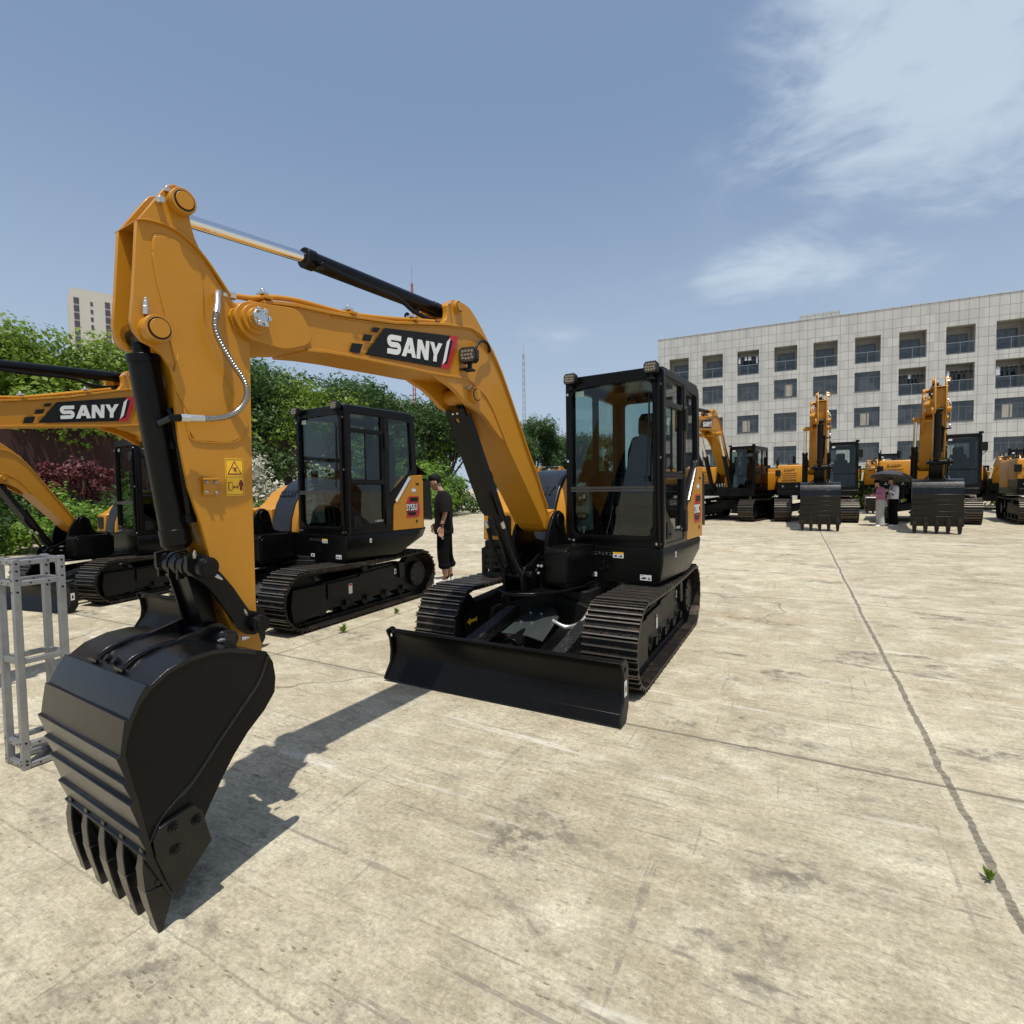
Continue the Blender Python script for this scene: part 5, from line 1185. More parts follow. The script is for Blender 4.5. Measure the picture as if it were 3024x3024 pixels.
def mast(name, loc, h, w, mat, label, n=12):
    k = MB()
    cs = [(-w/2,-w/2),(w/2,-w/2),(w/2,w/2),(-w/2,w/2)]
    for i, (x, y) in enumerate(cs): k.cyl((x,y,0), (x*.5,y*.5,h*.93), w*.09, 5)
    for j in range(n):
        z = h*.93*j/n; z2 = h*.93*(j+1)/n; q = 1-.5*j/n; q2 = 1-.5*(j+1)/n
        for i in range(4):
            a = cs[i]; b = cs[(i+1) % 4]; k.cyl((a[0]*q,a[1]*q,z), (b[0]*q2,b[1]*q2,z2), w*.05, 4)
    k.cyl((0,0,h*.9), (0,0,h), w*.06, 5)
    o = k.build(name, mat, flat=True); o.location = loc; return o
tower()
tag(mast('radio_mast', (3.0,118,0), 33, .8, simple('hazed_mast_steel', (.32,.34,.37), .7), '', 22), 'thin grey lattice mast standing far behind the trees', 'mast')  # radio mast: slight distance haze is put into its pale grey
tag(mast('crane_mast', (-13.2,74,0), 31.8, .42, simple('red_steel', (.36,.05,.04), .5), '', 40), 'slim red mast rising above the trees behind the boom', 'mast')

# ------------------------------------------------------------------ vegetation
def leafmat(name, a, b_, tr=.35, fl=None):
    m, t, b, o = newmat(name)
    c = coords(t); n = t.noise(c, 1.3, 3, .6); n2 = t.noise(c, 14, 3)
    k = t.mix(t.ramp(n, .38, .62), a, b_); k = t.mix(t.m('MULTIPLY', n2, .35), k, tuple(x*.55 for x in a))
    t.l.new(k, b.inputs['Base Color']); b.inputs['Roughness'].default_value = .55; b.inputs['Specular IOR Level'].default_value = .35
    tl = t.n.new('ShaderNodeBsdfTranslucent'); t.l.new(t.mix(.5, k, (a[0]*1.6, a[1]*2.0, a[2]*.7)), tl.inputs[0])
    mx = t.n.new('ShaderNodeMixShader'); mx.inputs[0].default_value = tr; t.l.new(b.outputs[0], mx.inputs[1]); t.l.new(tl.outputs[0], mx.inputs[2]); t.l.new(mx.outputs[0], o.inputs[0]); return m
LG = leafmat('camphor_leaves', (.13,.205,.022), (.22,.30,.04))
LD = leafmat('dark_leaves', (.040,.085,.024), (.085,.145,.040))
LB = leafmat('bright_shrub_leaves', (.12,.22,.028), (.22,.34,.05))
LR = leafmat('red_maple_leaves', (.075,.014,.018), (.13,.03,.03), .2)
LF = leafmat('cream_blossom', (.42,.40,.33), (.56,.54,.46), .1)
BARK = simple('bark', (.09,.07,.05), .9, var=.3, scale=8, bump=.8, bscale=20)

def leaf_cloud(lobes, n, size, seed, flat=0):
    rr = random.Random(seed); v = []; f = []
    tot = sum(l[3]**2 for l in lobes)
    for (cx, cy, cz, r, sq) in lobes:
        cnt = int(n*r*r/tot)
        for _ in range(cnt):
            while True:
                x, y, z = rr.uniform(-1,1), rr.uniform(-1,1), rr.uniform(-1,1); d = x*x+y*y+z*z
                if .02 < d < 1: break
            d = sqrt(d); k = (d**.35)/d*(.76+.42*noise.noise((x*2.6+cx,y*2.6+cy,z*2.6+cz))*2)
            px, py, pz = cx+x*k*r, cy+y*k*r, cz+z*k*r*sq
            if pz < .02: pz = .02+rr.random()*.1
            nrm = Vector((x+rr.uniform(-.7,.7), y+rr.uniform(-.7,.7), z+.35+rr.uniform(-.7,.7))).normalized()
            u = nrm.cross(Vector((rr.uniform(-1,1),rr.uniform(-1,1),rr.uniform(-1,1)))).normalized(); w = nrm.cross(u); s = size*rr.choice((.55,.8,1,1.2,1.7))*rr.uniform(.8,1.2)
            b = len(v); p = Vector((px,py,pz))
            v += [p-u*s, p-w*s*.55, p+u*s, p+w*s*.55]; f.append((b,b+1,b+2,b+3))
    return v, f
def tree_proto(name, label, cat, group, mat, lobes, n, size, seed, trunk, scale=1):
    root = thing(name, (0,0,0), 0, label, cat, group)
    k = MB(); v, f = leaf_cloud(lobes, n, size, seed); me = bpy.data.meshes.new('crown'); me.from_pydata([tuple(p) for p in v], [], f); me.materials.append(mat)
    o = bpy.data.objects.new('crown', me); link(o, root)
    if trunk:
        h, r = trunk; rr = random.Random(seed)
        k.tube([(0,0,0),(.05,.02,h*.5),(.0,.05,h)], [r,r*.8,r*.6], 9)
        for l in lobes[:7]:
            k.tube(catmull([(0,0,h*.75),(l[0]*.45,l[1]*.45,(h+l[2])*.5),(l[0]*.8,l[1]*.8,l[2])], 3), [r*.5]*6+[r*.15], 6)
        k.build('trunk', BARK, root)
    return root
rv = random.Random(21)
def lobes_tree(h, w, n, seed, lo=.45):
    r = random.Random(seed); L = []
    for i in range(n):
        a = r.uniform(0, 2*pi); z = h*r.uniform(lo, .88); q = w*.5*sqrt(r.random())*(1.1-.55*max(0,(z/h-lo)/(1-lo)))
        L.append((cos(a)*q, sin(a)*q, z, r.uniform(.14,.25)*w, r.uniform(.6,.85)))
    L.append((0,0,h*.86,.2*w,.7)); return L
protos = [
 tree_proto('broadleaf_tree', '', 'tree', 'tall trees behind the hedge', LG, lobes_tree(7,6.4,34,s,.47), 30000, .068, s, (2.6,.16)) for s in (1,2)] + [
 tree_proto('broadleaf_tree', '', 'tree', 'tall trees behind the hedge', LD, lobes_tree(7.8,5.4,32,s,.2), 26000, .07, s, (2.6,.14)) for s in (3,4)]
spots = [ # x, y, scale, proto, label
 (-20.5,17.5,1.02,0,'broad light green tree at the far left edge of the yard'),(-16.8,18.6,1.08,1,'light green tree left of the tower block, above the black cylinder'),
 (-15.6,23.0,1.12,0,'light green tree just right of the tower block beside the upright stick'),(-12.2,24.5,1.0,3,'dark tree showing right of the upright stick under the boom'),
 (-19.5,24.0,1.15,1,'light green tree standing in front of the tower block base'),(-10.3,27.6,1.05,0,'mid green tree under the middle of the yellow boom'),
 (-8.2,30.6,1.12,2,'dark green tree behind the roof of the middle cab'),(-13.5,30.5,1.2,2,'dark tree in the second row behind the boom'),
 (-6.0,33.5,1.04,3,'dark upright tree beside the red mast'),(-4.3,36.5,.98,2,'dark tree at the right end of the left tree row'),
 (-7.0,38.5,1.15,0,'green tree in the back row behind the red mast')]
used = set()
for x, y, s, p, lb in spots:
    o = protos[p] if p not in used else copy_tree(protos[p]); used.add(p)
    o.location = (x,y,0); o.rotation_euler = (0,0,rv.uniform(0,6.28)); o.scale = (s,s,s*rv.uniform(.95,1.03)); o['label'] = lb
far = [(2.3,52,1.05,2,'dark tree standing alone right of the boom, behind the yard'),(4.6,54,.90,3,'smaller dark tree left of the front cab'),(6.5,50,.84,2,'dark tree seen through the front cab windows'),(.2,47,.85,3,'dark tree just behind the lower boom'),(9.5,58,.95,3,'dark tree hidden behind the front cab')]
for x, y, s, p, lb in far:
    o = copy_tree(protos[p]); o.location = (x,y,0); o.rotation_euler = (0,0,rv.uniform(0,6.28)); o.scale = (s,s,s*1.05); o['label'] = lb; o['group'] = 'trees beyond the end of the yard'
# shrubs
def lobes_bush(h, w, n, seed):
    r = random.Random(seed); L = []
    for i in range(n):
        a = r.uniform(0, 2*pi); q = w*.5*sqrt(r.random()); z = r.uniform(.12,.78)*h*(1-.3*q/w); L.append((cos(a)*q, sin(a)*q, z, r.uniform(.2,.32)*min(h,w), .85))
    return L
bush = [tree_proto('shrub', '', 'shrub', 'shrubs along the edge of the yard', LB, lobes_bush(2.7,2.8,16,31), 9000, .055, 31, None),
        tree_proto('shrub', '', 'shrub', 'shrubs along the edge of the yard', LD, lobes_bush(2.4,3.0,16,32), 8000, .055, 32, None),
        tree_proto('flowering_shrub', '', 'shrub', 'shrubs along the edge of the yard', LF, lobes_bush(3.2,2.8,14,33), 6500, .05, 33, None),
        tree_proto('red_maple', 'small red leaved maple in front of the dark red wall', 'tree', None, LR, lobes_bush(1.5,2.2,12,34), 3500, .05, 34, (1.4,.05))]
bspots = [(-13.6,13.4,1.0,1,'dark shrub at the foot of the far left machine'),(-12.4,14.4,.78,0,'leafy bush behind the low yellow boom'),(-11.2,16.0,.80,1,'green bush behind the small open cab'),(-9.9,18.4,.88,0,'dark bush behind the small open cab'),
 (-8.0,22.8,1.05,0,'green bush behind the left edge of the middle cab'),(-8.75,20.2,1.12,2,'shrub covered in cream white blossom right of the upright stick'),(-6.6,25.4,1.1,1,'dark bush behind the middle cab'),
 (-5.6,27.6,1.2,0,'bright green bush just right of the middle cab'),(-4.6,29.5,1.25,0,'bright green bush behind the man in black'),(-3.7,31.5,1.15,1,'dark bush at the end of the shrub row beside the lower boom cylinder'),(-6.2,29.6,1.15,2,'pale blossoming shrub behind the bright bush'),
 (2.6,47,1.25,2,'pale leaved shrub right of the lower boom'),(4.4,48,1.1,1,'dark shrub left of the front cab'),(-15.2,12.6,1.0,0,'green bush at the left picture edge')]
usedb = set()
for x, y, s, p, lb in bspots:
    o = bush[p] if p not in usedb else copy_tree(bush[p]); usedb.add(p)
    o.location = (x,y,0); o.rotation_euler = (0,0,rv.uniform(0,6.28)); o.scale = (s,s,s*rv.uniform(.9,1.05)); o['label'] = lb
b = bush[3]; b.location = (-12.55,15.6,1.15)
b.scale = (1,1,1.05)
for x, y, s, lb in ((20.6,30.5,.85,'bush between the two upright sticks below the building'),(24.5,31.0,.95,'bush left of the right hand stick below the building'),(29.6,31.5,1.0,'bush at the right edge below the building'),(15.0,33.5,.8,'bush below the building behind the left upright stick'),(10.5,37,.9,'bush beside the wheel house below the building corner')):
    o = copy_tree(bush[0]); o.location = (x,y,0); o.scale = (s,s,s*1.15); o.rotation_euler = (0,0,rv.uniform(0,6)); o['label'] = lb; o['group'] = 'bushes below the building'
# dark red wall behind the hedge, kerb and grey barrier
k = MB(); k.box(-9,9,-.12,.12,0,3.7); k.box(-9,9,-.16,.16,3.7,3.8)
o = k.build('wall', simple('dark_red_render', (.050,.018,.014), .85, var=.25), flat=True); o.location = (-13.2,19.0,0); o.rotation_euler = (0,0,radians(62)); tag(o, 'dark red wall behind the hedge at the left', 'wall')
k = MB(); k.box(-3.5,3.5,-.1,.1,0,.75); 
for i in range(8): k.box(-3.5+i, -3.44+i, -.12, .12, 0, 1.2)
o = k.build('barrier', simple('grey_barrier', (.22,.23,.24), .6)); o.location = (.5,46,0); o.rotation_euler = (0,0,radians(8)); tag(o, 'low grey barrier beyond the end of the shrubs', 'barrier')
# weeds in the joints
def weed(loc, s, seed, label):
    rr = random.Random(seed); root = None; k = MB()
    for i in range(16):
        a = rr.uniform(0,2*pi); l = rr.uniform(.4,1)*s; t = rr.uniform(.6,1.4); d = Vector((cos(a)*cos(t), sin(a)*cos(t), sin(t))); w = Vector((-sin(a),cos(a),0))*l*.13
        p1 = d*l*.5+Vector((0,0,.1*l)); p2 = d*l
        k.add([(0,0,0), tuple(p1-w), tuple(p2), tuple(p1+w)], [(0,1,2,3)])
        k.add([tuple(p1*.6), tuple(p1*.8+Vector((0,0,.25*l))-w), tuple(p1+w*2+Vector((0,0,.3*l)))], [(0,1,2)])
    o = k.build('weed', LG, flat=True); o.location = loc; tag(o, label, 'weed', 'weeds in the slab joints')
weed((-1.81,5.60,.0), .11, 1, 'tuft of weed in the joint left of the dozer blade'); weed((-1.43,6.44,0), .08, 2, 'small weed behind the first tuft near the middle track'); weed((1.784,1.95,0), .055, 3, 'small weed in the tar joint at lower right')
# ------------------------------------------------------------------ aluminium truss
def truss():
    k = MB(); F = Vector((-2.70,2.872,0)); L = Vector((-2.862,2.955,0)); Rr = Vector((-2.60,3.045,0)); B = L+(Rr-F); top = 1.165
    F2, L2, R2, B2 = [p+Vector((0,0,top)) for p in (F, L, Rr, B)]
    e1 = (L-F).normalized(); e2 = (Rr-F).normalized()
    def bar(a, b, w, t, side):
        w *= .86; t *= .86
        d = (b-a); n = Vector(side).normalized(); u = d.normalized().cross(n)
        vs = [a+n*sx*w/2+u*sy*t/2 for sx in (-1,1) for sy in (-1,1)]+[b+n*sx*w/2+u*sy*t/2 for sx in (-1,1) for sy in (-1,1)]
        k.add(vs, [(0,1,3,2),(4,6,7,5),(0,4,5,1),(2,3,7,6),(0,2,6,4),(1,5,7,3)])
    inn = .02
    for p, q in ((F,F2),(L,L2),(Rr,R2),(B,B2)): bar(p, q, .04, .04, e1)
    lev = (.02, .135, .60, 1.03, 1.145)
    for z in lev:
        Z = Vector((0,0,z))
        for a, b in ((F,L),(Rr,B),(F,Rr),(L,B)): bar(a+Z, b+Z, .034, .028, (0,0,1))
    D = Vector((0,0,.02)); bar(F+D, B+D, .03, .02, (0,0,1)); bar(F+Vector((0,0,.135)), B+Vector((0,0,.02)), .024, .02, (0,0,1))
    o = k.build('truss_frame', ALU, bevel=.003); 
    h = MB()
    for p, out in ((F,-e2),(Rr,-e1*0+e1*-1),(L,-e2),(F,-e1),(B,-e1)):
        for z in (.03,.05,.15,.985,1.05,1.10,1.14):
            c = p+Vector((0,0,z)); h.cyl(c+out*.0205, c+out*.0215, .006, 8)
    for a, b in ((F,Rr),(L,B),(F,L)):
        out = -e1 if (a, b) == (F, Rr) else (-e2 if (a, b) == (F, L) else e1*-1)
        for z in (.02,1.03,1.145,.135):
            for t in (.3,.7): c = a.lerp(b, t)+Vector((0,0,z)); h.cyl(c+out*.0145, c+out*.0155, .005, 8)
    hh = h.build('bolt_holes', RUB, o)
    tag(o, 'short upright aluminium truss segment with bolt holes standing left of the bucket', 'truss')
truss()

# ------------------------------------------------------------------ people
def skin_body(name, J, E, parent, mat, sub=2, root=0):
    me = bpy.data.meshes.new(name); me.from_pydata([j[0] for j in J], E, [])
    o = bpy.data.objects.new(name, me); link(o, parent)
    sk = o.modifiers.new('skin', 'SKIN'); sk.use_smooth_shade = True; sk.branch_smoothing = .6
    for i, j in enumerate(J):
        r = j[1]; me.skin_vertices[0].data[i].radius = (r, r) if not isinstance(r, tuple) else r
        me.skin_vertices[0].data[i].use_root = (i == root)
    s = o.modifiers.new('sub', 'SUBSURF'); s.levels = sub; s.render_levels = sub
    me.materials.append(mat); return o
def ell_stack(rings, n=20):
    """rings: (cx,cy,z,rx,ry) -> loft list"""
    return [[(cx+rx*cos(2*pi*i/n), cy+ry*sin(2*pi*i/n), z) for i in range(n)] for cx, cy, z, rx, ry in rings]
def head(parent, T, hair=0, mat=SKIN):
    """head facing +x, chin at z=0, height .23"""
    k = MB(); k.loft(ell_stack([(.035,0,.0,.022,.022),(.03,0,.012,.045,.04),(.015,0,.05,.075,.060),(.005,0,.10,.088,.070),(-.005,0,.15,.092,.075),(-.01,0,.19,.082,.068),(-.01,0,.22,.05,.045),(-.01,0,.23,.015,.015)]))
    k.loft([[(.085,-.006,.125),(.085,.006,.125),(.09,.006,.12),(.09,-.006,.12)],[(.098,-.016,.085),(.098,.016,.085),(.118,.010,.08),(.118,-.010,.08)],[(.088,-.014,.072),(.088,.014,.072),(.100,.008,.070),(.100,-.008,.070)]])
    k.ell((.084,0,.045), (.012,.026,.007), 10, 5); k.ell((.082,0,.035), (.012,.022,.006), 10, 5)
    for s in (1,-1): k.ell((-.005,s*.076,.105), (.020,.010,.034), 10, 6)
    k.tube([(-.02,0,-.10),(-.015,0,-.03),(-.005,0,.05)], [.058,.052,.055], 14)
    h = k.build('head', mat, parent, T)
    k = MB()
    for s in (1,-1): k.ell((.083,s*.030,.118), (.010,.012,.006), 8, 5); k.ell((.085,s*.030,.137), (.010,.020,.005), 8, 5)
    k.build('eyes', HAIR, h, T)
    k = MB()
    if hair == 0:
        rr = random.Random(3)
        rg = ell_stack([(-.045,0,.075,.055,.066),(-.03,0,.12,.076,.080),(-.015,0,.155,.094,.084),(-.005,0,.195,.094,.080),(.0,0,.235,.070,.06),(.0,0,.25,.02,.02)], 22)
        rg = [[(x+rr.uniform(-.006,.006), y+rr.uniform(-.006,.006), z+rr.uniform(-.006,.006)) for x, y, z in r] for r in rg]; k.loft(rg)
    else:
        k.loft(ell_stack([(-.06,0,-.20,.02,.05),(-.065,0,-.08,.045,.075),(-.05,0,.03,.06,.082),(-.03,0,.12,.078,.086),(-.012,0,.165,.096,.086),(-.005,0,.205,.09,.078),(-.005,0,.245,.045,.04),(-.005,0,.25,.015,.015)], 18))
    k.build('hair', HAIR if hair < 2 else simple('brown_hair', (.07,.025,.012), .6), h, T); return h
def hand(mb, M, s=1):
    """hand hanging down: wrist at origin, fingers towards -z, palm facing y"""
    mb.loft([[(x*q, y*q2, z) for x, y in ((-.036,-.012),(.036,-.012),(.038,.012),(-.036,.012))] for z, q, q2 in ((.0,.72,1.2),(-.04,1,1.1),(-.085,1,.95),(-.095,.95,.8))], 0, M)
    for i, (x, L) in enumerate(((-.029,.062),(-.010,.074),(.010,.070),(.028,.056))):
        mb.tube([(x,0,-.08),(x*1.05,.004,-.09-L*.35),(x*1.08,.016,-.09-L*.7),(x*1.05,.032,-.09-L)], [.0095,.009,.008,.006], 7, 0, M)
    mb.tube([(.028,.0,-.02),(.048,.010,-.045),(.054,.020,-.075),(.048,.028,-.098)], [.012,.011,.010,.007], 7, 0, M)
BT = simple('black_cotton', (.009,.0085,.009), .95, var=.3, bump=.5, bscale=12, spec=.2)
BT2 = simple('black_trouser_cotton', (.004,.004,.0045), .95, var=.3, bump=.6, bscale=10, spec=.15)
SHO = simple('white_leather', (.66,.65,.60), .5, var=.08)
def shoe(mb, M):
    def sec(x, w, h, z0=.0): return [(x,-w,z0),(x,w,z0),(x,w*.95,h*.5),(x,w*.5,h),(x,-w*.5,h),(x,-w*.95,h*.5)]
    mb.loft([sec(-.085,.026,.06), sec(-.075,.036,.095), sec(-.02,.037,.10), (sec(.04,.042,.075)), sec(.12,.046,.055), sec(.175,.038,.045), sec(.195,.015,.03)], 0, M)
def man():
    # faces -x locally rotated; local +x = facing
    P = thing('person', (-1.09,8.47,0), pi+.12, 'man in black T-shirt and rolled black trousers looking into the rear of the middle machine', 'person')
    k = MB()       # legs
    J = [((0,0,.93),.13), ((.0,.095,.88),.105), ((.02,.10,.50),.062), ((.0,.10,.27),.055), ((-.02,.10,.09),.040), ((-.02,-.10,.88),.105), ((-.03,-.11,.50),.062), ((-.07,-.11,.27),.055), ((-.09,-.11,.09),.040),
         ((.0,0,1.10),.13), ((.0,0,1.30),.135), ((.01,0,1.44),.07), ((.03,0,1.50),.05),
         ((-.0,.17,1.42),.055), ((-.03,.215,1.16),.042), ((.03,.225,.93),.028), ((-.0,-.17,1.42),.055), ((.05,-.20,1.16),.042), ((.13,-.20,.95),.028),
         ((.10,.10,.035),.032), ((.03,-.11,.035),.032)]
    E = [(0,1),(1,2),(2,3),(3,4),(0,5),(5,6),(6,7),(7,8),(0,9),(9,10),(10,11),(11,12),(10,13),(13,14),(14,15),(10,16),(16,17),(17,18),(4,19),(8,20)]
    body = skin_body('body', J, E, P, SKIN)
    hd = head(P, Matrix.Translation((.075,0,1.515)) @ Matrix.Rotation(radians(24), 4, 'Y'))
    # T-shirt
    k = MB(); k.loft(ell_stack([(.0,0,.82,.150,.215),(.0,0,.90,.148,.215),(.0,0,1.0,.142,.20),(.0,0,1.15,.145,.195),(.0,0,1.30,.150,.205),(.0,0,1.40,.125,.20),(.0,0,1.455,.085,.15),(.02,0,1.485,.062,.075)], 26))
    for s, e in ((1,(-.03,.225,1.15)), (-1,(.045,-.215,1.15))):
        k.tube([(0,s*.12,1.43),(0,s*.175,1.40),(e[0]*.5,s*.205,1.28),tuple(e)], [.07,.078,.082,.085], 16)
    k.build('t_shirt', BT, P)
    k = MB(); k.loft(ell_stack([(.0,0,.955,.145,.185),(0,0,.86,.155,.195),(0,0,.80,.15,.195)], 24))
    for s, L in ((1, ((.0,.095,.84),(.015,.10,.6),(.02,.105,.42),(.005,.105,.33),(-.0,.105,.27))), (-1, ((-.02,-.095,.84),(-.03,-.105,.6),(-.05,-.11,.42),(-.075,-.11,.33),(-.08,-.11,.27)))):
        k.tube(L, [.112,.102,.090,.088,.080], 18)
        a = L[-1]; k.tube([(a[0],a[1],.345),(a[0],a[1],.315),(a[0],a[1],.285),(a[0],a[1],.255)], [.088,.102,.098,.074], 18)
    tr = k.build('trousers', BT2, P)
    k = MB()
    for a in ((.0,.212,.72),): 
        T = Matrix.Translation((.02,.206,.745)); 
        for q in ([(-.012,-.022),(-.007,-.022),(-.007,.022),(-.012,.022)], [(.007,-.022),(.012,-.022),(.012,.022),(.007,.022)], [(-.012,.022),(-.006,.022),(.012,-.022),(.006,-.022)], [(-.02,-.004),(.0,.012),(.02,-.004),(.0,.02)], [(-.022,.01),(0,-.014),(.022,.01),(0,-.004)]): k.prism(q, -.004, .012, M=T)
    k.build('trouser_emblem', WHT, tr)
    k = MB(); sh = None
    for y, x in ((.10,.0),(-.11,-.07)): k.cut(); shoe(k, Matrix.Translation((x,y,.02))); k.prismz([(x-.09,y-.035),(x+.0,y-.045),(x+.13,y-.05),(x+.19,y-.03),(x+.20,y),(x+.19,y+.03),(x+.13,y+.05),(x+0,y+.045),(x-.09,y+.035)], 0, .026)
    sh = k.build_parts('shoe', SHO, P, bevel=.006)[0]
    k = MB(); 
    for x, y in ((.0,.148),(-.07,-.063)): k.prism([(x-.05,.065),(x+.02,.045),(x+.10,.075),(x+.03,.06)], y-.004, y+.001)
    for x, y in ((.0,.10),(-.07,-.11)): k.cyl((x-.025,y,.10), (x-.025,y,.13), .040, 14)
    k.build('shoe_marks', BT, sh)
    k = MB(); hand(k, Matrix.Translation((.03,.225,.93)) @ Matrix.Rotation(radians(-6), 4, 'Y')); k.cut(); hand(k, Matrix.Translation((.13,-.20,.95)) @ Matrix.Rotation(radians(-20), 4, 'Y') @ Matrix.Scale(-1, 4, (0,1,0)))
    k.build_parts('hand', SKIN, body)
    k = MB(); k.cyl((.024,.225,.955), (.026,.225,.972), .036, 14); k.build('wrist_band', BT, P)
man()
def woman(loc, rz, top, trou, label, hair, pose, h=1.0):
    P = thing('person', loc, rz, label, 'person'); P.scale = (h,h,h)
    J = [((0,0,.90),.12), ((.0,.085,.85),.10), ((.02,.09,.48),.058), ((-.01,.09,.09),.036), ((0,-.085,.85),.10), ((.0,-.09,.48),.058), ((-.03,-.09,.09),.036),
         ((.0,0,1.06),.105), ((.0,0,1.24),.115), ((.01,0,1.36),.06), ((.03,0,1.42),.042),
         ((.0,.145,1.33),.045), ((.03,.18,1.10),.036), ((.0,-.145,1.33),.045), ((.03,-.18,1.10),.036), ((.09,.09,.03),.028), ((.07,-.09,.03),.028)]
    E = [(0,1),(1,2),(2,3),(0,4),(4,5),(5,6),(0,7),(7,8),(8,9),(9,10),(8,11),(11,12),(8,13),(13,14),(3,15),(6,16)]
    hands = []
    if pose == 'phone':
        for s, i in ((1,12),(-1,14)): J.append(((.24,s*.05,1.10),.024)); E.append((i,len(J)-1)); hands.append((.24,s*.05,1.10))
    else:
        J.append(((.22,.08,1.22),.024)); E.append((12,len(J)-1)); hands.append((.22,.08,1.22))
        J.append(((.06,-.20,.86),.024)); E.append((14,len(J)-1)); hands.append((.06,-.20,.86))
    body = skin_body('body', J, E, P, SKIN)
    head(P, Matrix.Translation((.07,0,1.42)) @ Matrix.Rotation(radians(26 if pose == 'phone' else 10), 4, 'Y') @ Matrix.Scale(.95, 4), hair)
    k = MB(); k.loft(ell_stack([(0,0,.86,.125,.17),(0,0,.95,.128,.165),(0,0,1.1,.13,.165),(0,0,1.24,.135,.175),(0,0,1.33,.11,.165),(.0,0,1.38,.07,.11),(.02,0,1.40,.05,.055)], 22))
    for i, s in ((12,1),(14,-1)):
        e = J[i][0]; hnd = hands[0 if s > 0 else 1]
        k.tube([(0,s*.10,1.34),(0,s*.15,1.31),((e[0])*.6,s*.172,1.2),e,tuple(Vector(e).lerp(Vector(hnd), .85))], [.055,.064,.062,.058,.045], 14)
    k.build('top', top, P)
    k = MB(); k.loft(ell_stack([(0,0,.96,.12,.16),(0,0,.88,.135,.175),(0,0,.80,.135,.175)], 22))
    for s in (1,-1): k.tube([(0,s*.085,.82),(.02,s*.09,.5),(.0,s*.09,.2),(-.0,s*.09,.06)], [.105,.088,.090,.092], 16)
    k.build('trousers', trou, P)
    k = MB(); 
    for s in (1,-1): k.cut(); shoe(k, Matrix.Translation((.0,s*.09,0)))
    k.build_parts('shoe', SHO, P)
    k = MB()
    for i, hp in enumerate(hands):
        T = Matrix.Translation(hp) @ Matrix.Rotation(radians(-75 if hp[0] > .1 else 0), 4, 'Y') @ Matrix.Scale(.9, 4)
        k.cut(); hand(k, T)
    k.build_parts('hand', SKIN, body); return P, hands
PINK = simple('pink_knit', (.40,.17,.25), .9); WT = simple('white_cotton', (.66,.66,.66), .9); GT = simple('pale_grey_trousers', (.44,.44,.42), .9)
w1, h1 = woman((12.78,18.45,0), pi-.15, PINK, GT, 'person in a pink jumper and pale trousers looking at a phone', 1, 'phone', .98)
w2, h2 = woman((13.16,18.35,0), pi-.1, WT, BT2, 'person in a white top and black trousers with a backpack, under the umbrella', 2, 'umbrella', 1.02)
k = MB(); k.box(-.035,.035,-.004,.004,-.07,.07); o = k.build('phone', RUB, bevel=.004); o.location = Vector((12.78,18.45,0))+Vector((-.36,.0,1.14)); o.rotation_euler = (0,radians(50),0); tag(o, 'phone held by the person in pink', 'phone')
k = MB(); k.loft(ell_stack([(-.19,0,.92,.06,.12),(-.21,0,.98,.09,.15),(-.21,0,1.2,.085,.14),(-.19,0,1.33,.05,.10)], 16)); 
for s in (1,-1): k.tube(catmull([(-.15,s*.09,1.30),(0,s*.10,1.41),(.13,s*.10,1.28),(.12,s*.12,1.1),(-.1,s*.14,.98)], 4), .014, 6)
o = k.build('backpack', BT); o.location = (13.16,18.35,0); o.rotation_euler = (0,0,pi-.1); tag(o, 'black backpack worn by the person in the white top', 'backpack')
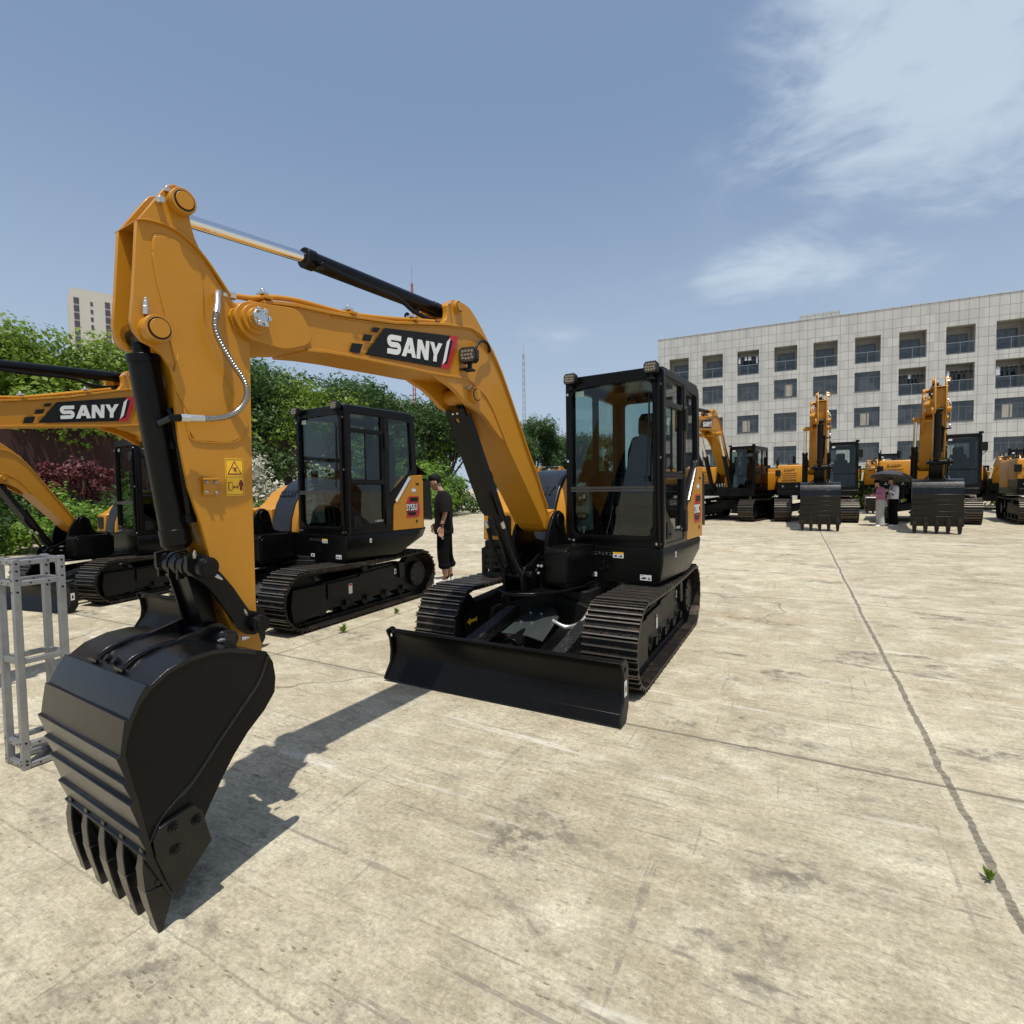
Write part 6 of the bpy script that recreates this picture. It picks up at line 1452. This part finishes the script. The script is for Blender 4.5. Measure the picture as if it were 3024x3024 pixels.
def umbrella():
    U = thing('umbrella', (12.98,18.28,1.30), 0, 'open dark grey umbrella held over the two people', 'umbrella')
    U.rotation_euler = (radians(-6), radians(12), 0)
    k = MB(); n = 8; rings = []
    tip = (0,0,.62); v = [tip]; f = []
    prof = ((.15,.605),(.35,.545),(.52,.46),(.64,.36))
    for j, (r, z) in enumerate(prof):
        for i in range(32):
            a = 2*pi*i/32; rib = abs(cos(a*4)); q = 1-.10*(1-rib)*(j/3.)
            v.append((r*q*cos(a), r*q*sin(a), z-.02*(1-rib)*0+(1-rib)*.02*j/3))
    for i in range(32): f.append((0,1+i,1+(i+1) % 32))
    for j in range(3):
        for i in range(32): a = 1+j*32+i; b = 1+j*32+(i+1) % 32; f.append((a,a+32,b+32,b))
    k.add(v, f); o = k.build('canopy', simple('umbrella_cloth', (.035,.036,.042), .45, var=.1), U); md = o.modifiers.new('thickness', 'SOLIDIFY'); md.thickness = .004
    k = MB(); k.cyl((0,0,-.1), (0,0,.66), .007, 8); k.cyl((0,0,-.18), (0,0,-.08), .013, 8)
    for i in range(8):
        a = 2*pi*i/8; k.tube([(r*cos(a),r*sin(a),z-.008) for r, z in ((.02,.612),)+prof], .003, 5); k.cyl((.01*cos(a),.01*sin(a),.38), (.33*cos(a),.33*sin(a),.54), .0025, 5)
    k.build('frame', ALU, U)
umbrella()

# ------------------------------------------------------------------ the machines
C0 = (.592,5.14,0)
mini('mini_excavator', C0, .588, .4955, .56, 'nearest compact excavator, black bucket on its yellow boom reaching to the left foreground', det=2, text='SY60C')
mini('mini_excavator', (-2.61,6.87,0), .586, .468, .36, 'compact excavator with closed black cab standing beside the man in black', pitch=-.066, det=2, text='SY55U', bdx=(.16,-.215,0))
mini('mini_excavator', (-6.0,8.35,0), .66, .32, .30, 'left compact excavator with round mirror and low boom in front of the hedge', pitch=-.03, bs=.80, hs=.92, det=1, text='', open_door=True, bdx=(.256,.085,.04))
G = 'large excavators in the far row'
GEARPARTS = {'boom','boom_pin','grease_fitting','maker_sign','arm_cylinder','stick','stick_pin','bucket_cylinder','bucket_link','bucket_push_rod','bucket','hydraulic_pipes','pipe_clamp','hydraulic_hose','boom_cylinder'}
b1 = big('large_excavator', (12.66,22.31,0), .49, 'large excavator with its upright stick and bucket left of the umbrella', G, 1.64)
pl = [((16.05,20.75,0), .612, 'large excavator behind the two people, bucket right of the umbrella'), ((9.87,23.67,0), .72, 'large excavator turned left, its arched boom beside the front cab'), ((19.5,18.9,0), .59, 'large excavator cut off at the right picture edge'),
      ((13.75,29.3,0), .45+pi, 'back row excavator with black letters on its counterweight, left of the left upright stick'), ((20.6,31.0,0), .5, 'excavator in the back row between the two upright sticks'), ((25.6,28.6,0), .55, 'excavator in the back row right of the right upright stick'), ((4.2,34.0,0), .5, 'excavator far behind the hood of the front machine')]
for loc, yaw, lb in pl:
    o = copy_tree(b1); o.location = loc; o.rotation_euler = (0,0,-(pi/2+yaw)); o['label'] = lb
    if loc[0] == 16.05: o.scale = (1.06,1.06,1.03)
    if loc[1] > 26:      # back row: boom lowered
        for c in o.children:
            if c.name.split('.')[0] in GEARPARTS: c.scale = (1,1,.60)
